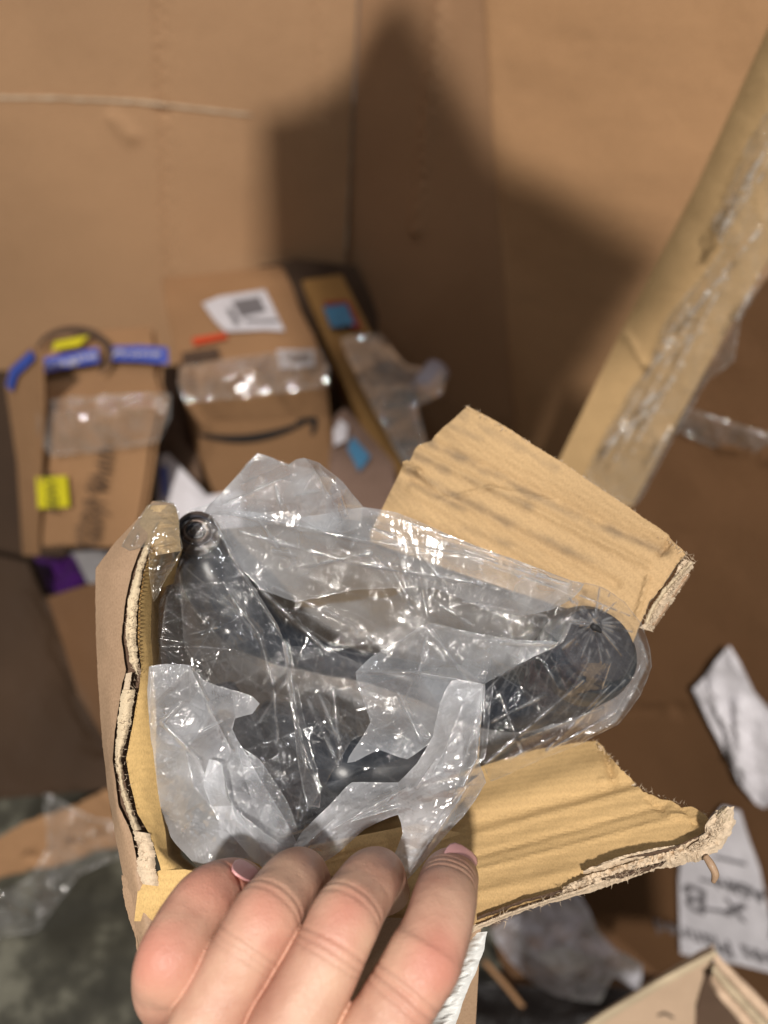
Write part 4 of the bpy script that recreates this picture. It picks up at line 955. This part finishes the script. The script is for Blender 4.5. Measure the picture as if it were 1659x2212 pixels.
# clear front sheet joining all the folds
film('front_layer', [(400, 1190, .2385), (455, 1112, .2375), (560, 1108, .2360), (790, 1098, .2340), (1000, 1168, .2300), (1190, 1240, .2210), (1250, 1300, .2150), (1215, 1388, .2160), (1070, 1462, .2200), (1046, 1640, .2150), (920, 1700, .2150), (720, 1790, .2130), (600, 1850, .2110), (440, 1860, .2120), (350, 1740, .2160), (332, 1600, .2200), (340, 1440, .2240), (360, 1290, .2320)],
     [(560, 1250, .2350), (700, 1320, .2370), (820, 1380, .2330), (900, 1330, .2290), (1010, 1300, .2260), (1130, 1350, .2200), (960, 1400, .2290), (640, 1430, .2340), (480, 1400, .2290), (560, 1560, .2320), (700, 1560, .2350), (820, 1520, .2360), (900, 1620, .2300), (620, 1700, .2260), (450, 1650, .2230), (760, 1680, .2280)],
     M['film'], BG, creases=[(18, 19), (19, 20), (20, 21), (21, 22), (22, 23), (21, 24), (25, 27), (28, 32)], target=3.2, amp=.0018, lam=120, seed=120, fine=.12,
     ridges=[((700, 1318), (770, 1352), .001, 3), ((770, 1352), (830, 1410), .001, 3), ((790, 1190), (915, 1345), .0008, 3), ((840, 1215), (900, 1330), .0008, 3), ((900, 1215), (925, 1343), .0008, 3), ((560, 1270), (700, 1400), .0008, 3), ((1000, 1300), (1180, 1330), .0008, 3), ((940, 1300), (1020, 1350), .0008, 3), ((690, 1500), (740, 1620), .0008, 3), ((720, 1490), (735, 1640), .0008, 3), ((660, 1500), (730, 1650), .0006, 3), ((620, 1180), (640, 1215), .001, 3), ((760, 1180), (770, 1160), .001, 3)])
# middle sheet over the handle
film('middle_sheet', [(395, 1160, .238), (440, 1120, .236), (470, 1140, .2345), (530, 1240, .2330), (600, 1350, .2290), (620, 1395, .2270), (700, 1400, .2330), (800, 1440, .2300), (925, 1345, .2220), (990, 1370, .2230), (940, 1450, .2210), (850, 1560, .2240), (760, 1600, .2300), (700, 1700, .2280), (640, 1780, .2230), (560, 1740, .2200), (520, 1640, .2220), (450, 1500, .2260), (400, 1400, .2280), (390, 1290, .2320), (385, 1210, .2340)],
     [(480, 1250, .2270), (520, 1330, .2240), (580, 1450, .2230), (560, 1380, .2260), (620, 1480, .2190), (635, 1560, .2180), (660, 1660, .2170), (700, 1500, .2360), (760, 1480, .2380), (540, 1500, .2330), (580, 1620, .2330), (440, 1380, .2230), (700, 1600, .2350), (850, 1450, .2360), (880, 1400, .2290), (480, 1400, .2280)],
     M['film'], BG, creases=[(5, 25), (25, 26), (26, 27), (27, 14), (3, 21), (21, 22), (22, 24)], target=2.7, amp=.0020, lam=70, seed=104, fine=.15,
     ridges=[((470, 1150), (530, 1250), .0012, 4), ((530, 1250), (612, 1378), .0015, 4), ((614, 1380), (628, 1500), .0016, 3.5), ((628, 1500), (650, 1600), .0016, 4.5), ((650, 1600), (692, 1702), .0018, 4.5),
             ((500, 1290), (560, 1370), .0012, 4), ((560, 1370), (590, 1480), .0012, 4), ((590, 1480), (600, 1600), .0010, 5), ((700, 1318), (760, 1350), .001, 3), ((760, 1350), (808, 1392), .001, 3), ((410, 1370), (470, 1355), .0008, 3), ((405, 1395), (490, 1402), .0008, 3)])
# left hanging flap
film('left_flap', [(322, 1440, .2110), (360, 1434, .2110), (412, 1437, .2115), (440, 1470, .2130), (500, 1490, .2140), (545, 1504, .2130), (561, 1520, .2120), (545, 1542, .2130), (508, 1552, .2150), (502, 1575, .2150), (520, 1610, .2140), (560, 1680, .2120), (610, 1760, .2110), (645, 1830, .2100), (640, 1880, .2090), (470, 1890, .2100), (420, 1866, .2110), (370, 1810, .2120), (345, 1740, .2110), (335, 1660, .2100), (322, 1560, .2095), (318, 1490, .2095)],
     [(370, 1480, .2075), (410, 1520, .2100), (350, 1600, .2085), (400, 1620, .2060), (430, 1580, .2085), (460, 1540, .2080), (450, 1680, .2095), (420, 1700, .2060), (470, 1760, .2070), (500, 1640, .2120), (540, 1720, .2090), (390, 1780, .2105), (440, 1800, .2090), (520, 1800, .2065), (580, 1840, .2060), (480, 1600, .2120), (380, 1700, .2090)],
     M['film3'], BG, creases=[(24, 25), (25, 29), (29, 30), (30, 35), (2, 23), (23, 27), (27, 37)], target=2.7, amp=.0026, lam=60, seed=105, fine=.3,
     ridges=[((350, 1560), (430, 1640), .0012, 4), ((430, 1640), (470, 1750), .0013, 5), ((410, 1440), (500, 1620), .0009, 4), ((440, 1580), (480, 1560), .001, 3), ((350, 1560), (390, 1520), .0008, 3), ((326, 1450), (322, 1560), .0008, 4), ((480, 1740), (600, 1870), .0018, 10)])
# narrow streamers falling to the fingers
film('streamer', [(452, 1640, .2075), (480, 1650, .2068), (500, 1740, .2050), (560, 1790, .2040), (640, 1850, .2020), (680, 1900, .2010), (600, 1900, .2010), (540, 1850, .2030), (470, 1770, .2050), (440, 1700, .2070)], [(490, 1720, .2040), (560, 1820, .2015), (510, 1770, .2035)],
     M['film3'], BG, creases=[(1, 10), (10, 11)], target=2.7, amp=.0012, lam=60, seed=106)
film('streamer', [(512, 1610, .2120), (560, 1640, .2130), (620, 1730, .2120), (650, 1820, .2100), (600, 1830, .2100), (548, 1740, .2110)], [(570, 1690, .2090), (600, 1770, .2080)], M['film2'], BG, target=2.7, amp=.0014, lam=50, seed=107)
film('streamer', [(610, 1380, .2210), (624, 1380, .2205), (640, 1470, .2160), (668, 1600, .2120), (694, 1700, .2100), (690, 1745, .2100), (664, 1740, .2110), (645, 1660, .2140), (632, 1540, .2150), (618, 1450, .2180)], [(642, 1560, .2120), (662, 1660, .2100)], M['film'], BG, creases=[(0, 10), (10, 11)], target=2.7, amp=.0008, lam=60, seed=108, ridges=[((617, 1382), (634, 1500), .0006, 3), ((634, 1500), (656, 1610), .0006, 3), ((656, 1610), (690, 1712), .0008, 4)])
# the star shaped centre flap
film('centre_flap', [(768, 1452, .2160), (800, 1420, .2170), (860, 1385, .2150), (925, 1344, .2130), (1000, 1362, .2170), (1110, 1382, .2170), (1206, 1388, .2140), (1150, 1420, .2170), (1080, 1460, .2180), (1046, 1478, .2100), (1040, 1560, .2090), (1000, 1640, .2100), (940, 1600, .2170), (880, 1640, .2180), (820, 1620, .2180), (750, 1648, .2180), (800, 1560, .2170), (780, 1500, .2150)],
     [(925, 1420, .2100), (900, 1455, .2085), (860, 1440, .2130), (980, 1430, .2160), (870, 1520, .2160), (960, 1540, .2110), (980, 1480, .2120), (850, 1580, .2190), (910, 1560, .2180), (1060, 1420, .2140)],
     M['film2'], BG, creases=[(3, 18), (18, 19), (0, 19), (19, 9), (3, 21), (21, 9), (19, 22)], target=2.7, amp=.0024, lam=60, seed=109, fine=.25,
     ridges=[((925, 1348), (905, 1450), .0009, 3), ((925, 1348), (1010, 1470), .0008, 3), ((770, 1452), (900, 1452), .0009, 3), ((900, 1452), (1044, 1476), .0009, 3), ((925, 1348), (1100, 1385), .001, 4), ((1080, 1388), (1200, 1392), .0012, 4), ((860, 1500), (910, 1600), .0010, 3)])
# thick folded corner running down to the fingers
film('folded_corner', [(975, 1470, .2080), (1048, 1478, .2070), (1042, 1540, .2060), (1034, 1640, .2060), (1050, 1690, .2080), (1000, 1765, .2060), (945, 1825, .2045), (890, 1890, .2030), (850, 1930, .2030), (830, 1900, .2040), (870, 1800, .2060), (860, 1760, .2070), (790, 1790, .2060), (720, 1850, .2050), (660, 1880, .2050), (630, 1840, .2060), (650, 1800, .2070), (720, 1730, .2080), (760, 1690, .2090), (860, 1690, .2090), (900, 1650, .2080), (935, 1590, .2080), (950, 1520, .2080)],
     [(1000, 1520, .2030), (970, 1600, .2025), (1000, 1650, .2030), (930, 1680, .2030), (900, 1740, .2050), (980, 1720, .2035), (920, 1800, .2030), (860, 1720, .2060), (800, 1740, .2050), (740, 1780, .2040), (700, 1820, .2035), (770, 1760, .2035), (955, 1650, .2035)],
     M['film3'], BG, creases=[(23, 24), (24, 26), (26, 30), (30, 31), (31, 32), (32, 33), (1, 25), (25, 28), (28, 29)], target=2.7, amp=.0017, lam=46, seed=110, fine=.7,
     ridges=[((1044, 1480), (1030, 1640), .0010, 3), ((1030, 1640), (1000, 1700), .001, 3), ((1010, 1700), (885, 1885), .0014, 4), ((880, 1700), (720, 1790), .0012, 4), ((860, 1745), (760, 1775), .0012, 4), ((940, 1640), (900, 1700), .001, 4), ((650, 1835), (720, 1770), .0014, 5)])
# bag round the end cap
kr = random.Random(12); KR = []
for i in range(20):
    an = i / 20 * 2 * math.pi + kr.uniform(-.12, .12); r0 = kr.uniform(4, 14); r1 = kr.choice((24, 32, 44, 60, 78))
    KR.append(((1285 + r0 * math.cos(an), 1348 + r0 * math.sin(an)), (1285 + r1 * math.cos(an + .15), 1348 + r1 * math.sin(an + .15)), .0007, 2.4))
film('cap_sheet', [(1206, 1386, .2120), (1130, 1330, .2190), (1180, 1290, .2150), (1235, 1255, .2120), (1300, 1268, .2105), (1350, 1300, .2110), (1385, 1345, .2130), (1404, 1400, .2160), (1408, 1440, .2190), (1385, 1500, .2220), (1335, 1565, .2250), (1260, 1605, .2270), (1170, 1640, .2250), (1060, 1688, .2190), (1040, 1640, .2150), (1044, 1560, .2150), (1044, 1500, .2170), (1080, 1460, .2190)],
     [(1285, 1345, .2030), (1260, 1310, .2055), (1310, 1320, .2050), (1340, 1380, .2065), (1320, 1430, .2070), (1270, 1430, .2060), (1240, 1370, .2060), (1200, 1440, .2130), (1230, 1500, .2160), (1300, 1490, .2150), (1360, 1460, .2160), (1140, 1490, .2200), (1180, 1560, .2190), (1270, 1560, .2220), (1110, 1580, .2160), (1120, 1640, .2190), (1200, 1600, .2210), (1345, 1520, .2210)],
     M['film'], BG, creases=[(18, 21), (18, 22), (18, 23), (18, 24), (18, 19), (18, 20), (22, 27), (23, 26), (25, 26), (28, 9), (27, 31)], target=2.7, amp=.0014, lam=60, seed=111, fine=.2,
     ridges=KR + [((1285, 1345), (1240, 1300), .0008, 3), ((1285, 1345), (1330, 1300), .0008, 3), ((1285, 1345), (1365, 1365), .0009, 3), ((1285, 1345), (1345, 1415), .0012, 3), ((1285, 1350), (1300, 1430), .0012, 3), ((1280, 1345), (1215, 1400), .0010, 3), ((1280, 1345), (1230, 1340), .0008, 3), ((1285, 1350), (1255, 1420), .0009, 3),
             ((1395, 1420), (1330, 1540), .001, 4), ((1385, 1380), (1400, 1440), .001, 3), ((1330, 1540), (1180, 1625), .001, 3), ((1320, 1480), (1220, 1580), .001, 3), ((1240, 1280), (1360, 1330), .001, 3), ((1080, 1500), (1130, 1630), .001, 3), ((1060, 1560), (1180, 1500), .001, 3), ((1260, 1470), (1050, 1650), .0009, 4), ((1350, 1470), (1180, 1620), .0009, 4), ((1200, 1390), (1060, 1440), .001, 4), ((1180, 1440), (1210, 1490), .001, 2.5), ((1100, 1640), (1200, 1590), .001, 4), ((1300, 1530), (1120, 1600), .0008, 3)])
kn = P(1285, 1352, .2015)
tube('knot_hole', [(kn + RT * -.0012, .0003), (kn + RT * -.0003 - UP * .0002, .0010), (kn + RT * .0009 - UP * .0009, .0007), (kn + RT * .0016 - UP * .0018, .0002)], M['ink'], BG, 10, 3)

# ================================================================== HAND
def skin_mat():
    m, t, b = nt('skin')
    tc = N(t, 'ShaderNodeTexCoord')
    n1 = N(t, 'ShaderNodeTexNoise'); n1.inputs['Scale'].default_value = 75; n1.inputs['Detail'].default_value = 4
    t.links.new(tc.outputs['Object'], n1.inputs[0])
    col = ramp(t, n1.outputs[0], [(.3, (.50, .255, .185)), (.5, (.60, .35, .255)), (.7, (.66, .42, .30))])
    fac = None
    for (u, v, d, r, s) in KN:
        p = P(u, v, d)
        vm = N(t, 'ShaderNodeVectorMath'); vm.operation = 'DISTANCE'; t.links.new(tc.outputs['Object'], vm.inputs[0]); vm.inputs[1].default_value = p
        mr = N(t, 'ShaderNodeMapRange'); mr.interpolation_type = 'SMOOTHSTEP'
        mr.inputs[1].default_value = r; mr.inputs[2].default_value = r * .15; mr.inputs[3].default_value = 0; mr.inputs[4].default_value = s
        t.links.new(vm.outputs[1], mr.inputs[0])
        if fac is None: fac = mr.outputs[0]
        else:
            mxn = N(t, 'ShaderNodeMath', operation='MAXIMUM'); t.links.new(fac, mxn.inputs[0]); t.links.new(mr.outputs[0], mxn.inputs[1]); fac = mxn.outputs[0]
    col = mixc(t, fac, col, (.60, .21, .16))
    t.links.new(col, b.inputs['Base Color'])
    b.inputs['Roughness'].default_value = .46; b.inputs['Specular IOR Level'].default_value = .4
    b.inputs['Subsurface Weight'].default_value = .07; b.inputs['Subsurface Radius'].default_value = (.004, .0014, .0007); b.inputs['Subsurface Scale'].default_value = 1.0
    v1 = N(t, 'ShaderNodeTexVoronoi'); v1.inputs['Scale'].default_value = 1500; v1.feature = 'DISTANCE_TO_EDGE'
    n2 = N(t, 'ShaderNodeTexNoise'); n2.inputs['Scale'].default_value = 380; n2.inputs['Detail'].default_value = 5
    t.links.new(tc.outputs['Object'], v1.inputs[0]); t.links.new(tc.outputs['Object'], n2.inputs[0])
    ad = N(t, 'ShaderNodeMath', operation='MULTIPLY_ADD', i_1=.5); t.links.new(v1.outputs[0], ad.inputs[0]); t.links.new(n2.outputs[0], ad.inputs[2])
    bp = N(t, 'ShaderNodeBump'); bp.inputs['Strength'].default_value = .5; bp.inputs['Distance'].default_value = .0005
    t.links.new(ad.outputs[0], bp.inputs['Height']); t.links.new(bp.outputs[0], b.inputs['Normal'])
    return m
#      u, v, depth, radius, strength of redness
KN = [(575, 1962, .160, .009, .5), (750, 1960, .158, .009, .5), (590, 2020, .158, .006, .35), (740, 2025, .156, .007, .35), (940, 2085, .156, .010, .6), (975, 1850, .184, .007, .30),
      (340, 2070, .160, .011, .65), (440, 1900, .172, .011, .48), (520, 1880, .180, .008, .5), (900, 2150, .156, .008, .35), (640, 1870, .178, .006, .2), (360, 1960, .168, .008, .35)]
M['skin'] = skin_mat()
M['nail'] = plain('nail', (.80, .42, .42), .28, .5, var=.06)
FING = {
 'pinky':  [(552, 1945, .200, 48), (518, 1912, .190, 54), (478, 1920, .181, 62), (438, 1950, .174, 70), (405, 1998, .1690, 75), (378, 2050, .1655, 76), (358, 2100, .1645, 73), (352, 2135, .168, 68), (370, 2180, .178, 62), (440, 2300, .188, 70), (520, 2480, .185, 80)],
 'ring':   [(672, 1925, .204, 52), (655, 1893, .192, 56), (633, 1900, .181, 66), (606, 1935, .1725, 74), (572, 1985, .1665, 78), (536, 2045, .1635, 80), (500, 2110, .162, 80), (462, 2180, .1605, 82), (430, 2260, .1595, 86), (430, 2400, .160, 92), (500, 2560, .165, 96)],
 'middle': [(835, 1925, .206, 52), (822, 1893, .193, 56), (802, 1900, .181, 67), (778, 1935, .172, 75), (746, 1985, .1655, 79), (718, 2045, .162, 84), (686, 2110, .160, 88), (648, 2180, .158, 92), (612, 2260, .157, 98), (580, 2400, .158, 96), (600, 2560, .163, 100)],
 'index':  [(975, 1925, .208, 50), (978, 1893, .196, 55), (970, 1903, .184, 66), (960, 1945, .1735, 74), (946, 2000, .1665, 79), (922, 2060, .163, 84), (888, 2120, .160, 85), (846, 2190, .158, 87), (800, 2270, .157, 92), (740, 2400, .158, 98), (720, 2560, .163, 102)],
}
bmh = bmesh.new()
def add_sweep(bm, path, crease=(), seg=72, sub=28):
    ps = [P(u, v, d) for u, v, d, r in path]; rs = [r * .938 * d / F for u, v, d, r in path]
    n = len(ps); C = []; R = []; S = []
    for i in range(n - 1):
        p0 = ps[max(i - 1, 0)]; p1 = ps[i]; p2 = ps[i + 1]; p3 = ps[min(i + 2, n - 1)]
        for k in range(sub):
            t = k / sub
            C.append(.5 * ((2 * p1) + (-p0 + p2) * t + (2 * p0 - 5 * p1 + 4 * p2 - p3) * t * t + (-p0 + 3 * p1 - 3 * p2 + p3) * t ** 3))
            R.append(rs[i] * (1 - t) + rs[i + 1] * t); S.append(i + t)
    C.append(ps[-1]); R.append(rs[-1]); S.append(n - 1)
    # rounded tip
    t0 = (C[0] - C[1]).normalized(); r0 = R[0]
    pre = []
    for k in range(7):
        a = math.pi / 2 * (1 - k / 7); pre.append((C[0] + t0 * r0 * math.sin(a), max(r0 * math.cos(a), r0 * .02), 0))
    C = [p[0] for p in pre] + C; R = [p[1] for p in pre] + R; S = [0] * 7 + S
    rows = []
    for i, c in enumerate(C):
        tg = (C[min(i + 1, len(C) - 1)] - C[max(i - 1, 0)]).normalized()
        tocam = (C0 - c).normalized(); up = (tocam - tg * tocam.dot(tg)).normalized(); sd = tg.cross(up)
        row = []
        for j in range(seg):
            a = 2 * math.pi * j / seg
            ca, sa = math.cos(a), math.sin(a)
            e = 2.35; k = (abs(ca) ** e + abs(sa) ** e) ** (-1 / e)
            rr = R[i] * k
            dorsal = max(0, ca)
            for (sc_, am, wd) in crease:
                rr += am * math.exp(-((S[i] - sc_ - .10 * sa * sa) / wd) ** 2) * dorsal ** .6
            row.append(bm.verts.new(c + (up * ca * .96 + sd * sa) * rr))
        rows.append(row)
    for i in range(len(rows) - 1):
        for j in range(seg):
            k = (j + 1) % seg; bm.faces.new((rows[i][j], rows[i][k], rows[i + 1][k], rows[i + 1][j]))
    bm.faces.new(rows[0][::-1]); bm.faces.new(rows[-1])
CR = {'pinky': [(2.6, .0004, .7), (5.3, .0009, .7), (3.8, -.0005, .5), (6.5, -.0005, .3), (2.2, -.0003, .07)],
      'ring': [(3.9, .0008, .5), (4.78, -.00032, .07), (5.0, -.00032, .06), (5.15, -.0003, .05), (3.0, -.0004, .35), (3.55, -.00022, .05), (3.75, -.0002, .05), (6.4, -.0004, .8)],
      'middle': [(4.0, .0008, .5), (4.85, -.00032, .07), (5.08, -.00032, .06), (5.25, -.0003, .05), (3.1, -.0004, .35), (3.7, -.00022, .05), (3.9, -.0002, .05), (6.5, -.0004, .8)],
      'index': [(2.35, -.00035, .05), (2.55, -.00035, .05), (2.75, -.0003, .05), (5.2, .0008, .6), (4.2, -.0004, .6), (6.05, -.00032, .07), (6.3, -.0005, .07), (6.55, -.0004, .06), (6.9, -.0003, .2)]}
for k in ('pinky', 'ring', 'middle', 'index'): add_sweep(bmh, FING[k], CR[k])
# back of the hand, wrist, and the thumb hidden behind the carton
add_sweep(bmh, [(560, 2560, .170, 150), (620, 2700, .180, 170), (640, 2900, .185, 190), (660, 3100, .195, 180), (680, 3400, .215, 165), (720, 3900, .25, 165)], (), 40, 4)
add_sweep(bmh, [(430, 2560, .178, 95), (520, 2750, .185, 140), (600, 3000, .19, 160)], (), 30, 4)
add_sweep(bmh, [(730, 2540, .168, 105), (740, 2750, .180, 150), (700, 3000, .19, 160)], (), 30, 4)
add_sweep(bmh, [(860, 2130, .262, 46), (850, 2200, .258, 54), (830, 2320, .245, 62), (790, 2480, .228, 76), (740, 2650, .208, 100), (700, 2800, .195, 120)], (), 30, 4)
bmesh.ops.recalc_face_normals(bmh, faces=bmh.faces)
me = bpy.data.meshes.new('hand'); bmh.to_mesh(me); bmh.free(); me.materials.append(M['skin'])
hand = bpy.data.objects.new('hand', me); COL.objects.link(hand)
rm = hand.modifiers.new('join', 'REMESH'); rm.mode = 'VOXEL'; rm.voxel_size = .00028; rm.use_smooth_shade = True
sm = hand.modifiers.new('soften', 'SMOOTH'); sm.factor = .5; sm.iterations = 2
tag(hand, 'bare left hand gripping the front of the torn cardboard box with four fingers', 'hand')
def nail(u, v, d, ru, rv, rot, tilt=(0, 0)):
    vs = []; fs = []; n = 12; m_ = 16
    cr, sr = math.cos(rot), math.sin(rot)
    for i in range(n + 1):
        for j in range(m_):
            rr = i / n; a = 2 * math.pi * j / m_
            x, y = rr * math.cos(a), rr * math.sin(a)
            e = (abs(math.cos(a)) ** 2.8 + abs(math.sin(a)) ** 2.8) ** (-1 / 2.8); x *= e; y *= e
            dd = d + .0016 * (x * x) + .0012 * max(0, -y) ** 2 + tilt[0] * x + tilt[1] * y
            X, Y = x * ru, y * rv
            vs.append(P(u + X * cr - Y * sr, v + X * sr + Y * cr, dd))
    for i in range(n):
        for j in range(m_):
            k = (j + 1) % m_; fs.append((i * m_ + j, i * m_ + k, (i + 1) * m_ + k, (i + 1) * m_ + j))
    o = mk('fingernail', vs, fs, M['nail'], hand, smooth=True)
    so = o.modifiers.new('thickness', 'SOLIDIFY'); so.thickness = .0005
    return o
nail(996, 1852, .1846, 38, 24, .60, (.001, -.0045))
nail(530, 1879, .1806, 30, 17, .55, (.002, -.0045))

# ================================================================== added unseen panel, its outline shaped to throw the wall shadow
sil = [(562, 250), (640, 236), (735, 180), (800, 60), (866, -10), (905, 40), (1050, 300), (1075, 340), (1250, 440), (1440, 553), (1355, 690), (1235, 890), (1160, 1080), (900, 1100), (745, 940), (690, 620), (566, 600)]
def wallhit(u, v):
    c = [q.hit(u, v) for q, lo, hi in ((pb, -999, 770), (pch, 770, 1070), (prt, 1070, 3000)) if lo <= u < hi]
    return c[0]
sv = [KEY + (wallhit(u, v) - KEY) * (.82 if v < 600 else .76 if v < 800 else .72) for u, v in sil]; n = len(sv)
tri = delaunay_2d_cdt([Vector(p) for p in sil], [], [list(range(n))], 1, 1e-4)[2]
back = [p + (KEY - p).normalized() * .012 for p in sv]
mk('shadow_panel', sv + back, [tuple(f) for f in tri] + [tuple(i + n for i in reversed(f)) for f in tri] + [(i, i + n, (i + 1) % n + n, (i + 1) % n) for i in range(n)], plain('blocker_grey', (.2, .2, .2), .5))
q_ = [KEY + (p - KEY) * .70 for p in (P(628, 590, 1.62), P(745, 575, 1.62), P(960, 840, 1.30), P(900, 1000, 1.20), P(845, 1050, 1.18), P(722, 860, 1.36))]  # added unseen blocker strip that shades the narrow cartons
q2 = [p + Vector((0, -.01, .01)) for p in q_]
mk('shadow_strip', q_ + q2, [tuple(range(6)), tuple(range(11, 5, -1))] + [(i, i + 6, (i + 1) % 6 + 6, (i + 1) % 6) for i in range(6)], M['wrap2'] if 0 else bpy.data.materials['blocker_grey'], bpy.data.objects['shadow_panel'])
tag(bpy.data.objects['shadow_panel'], 'added grey panel above the pallet box, unseen, shaped to cast the wall shadow', 'shadow panel')
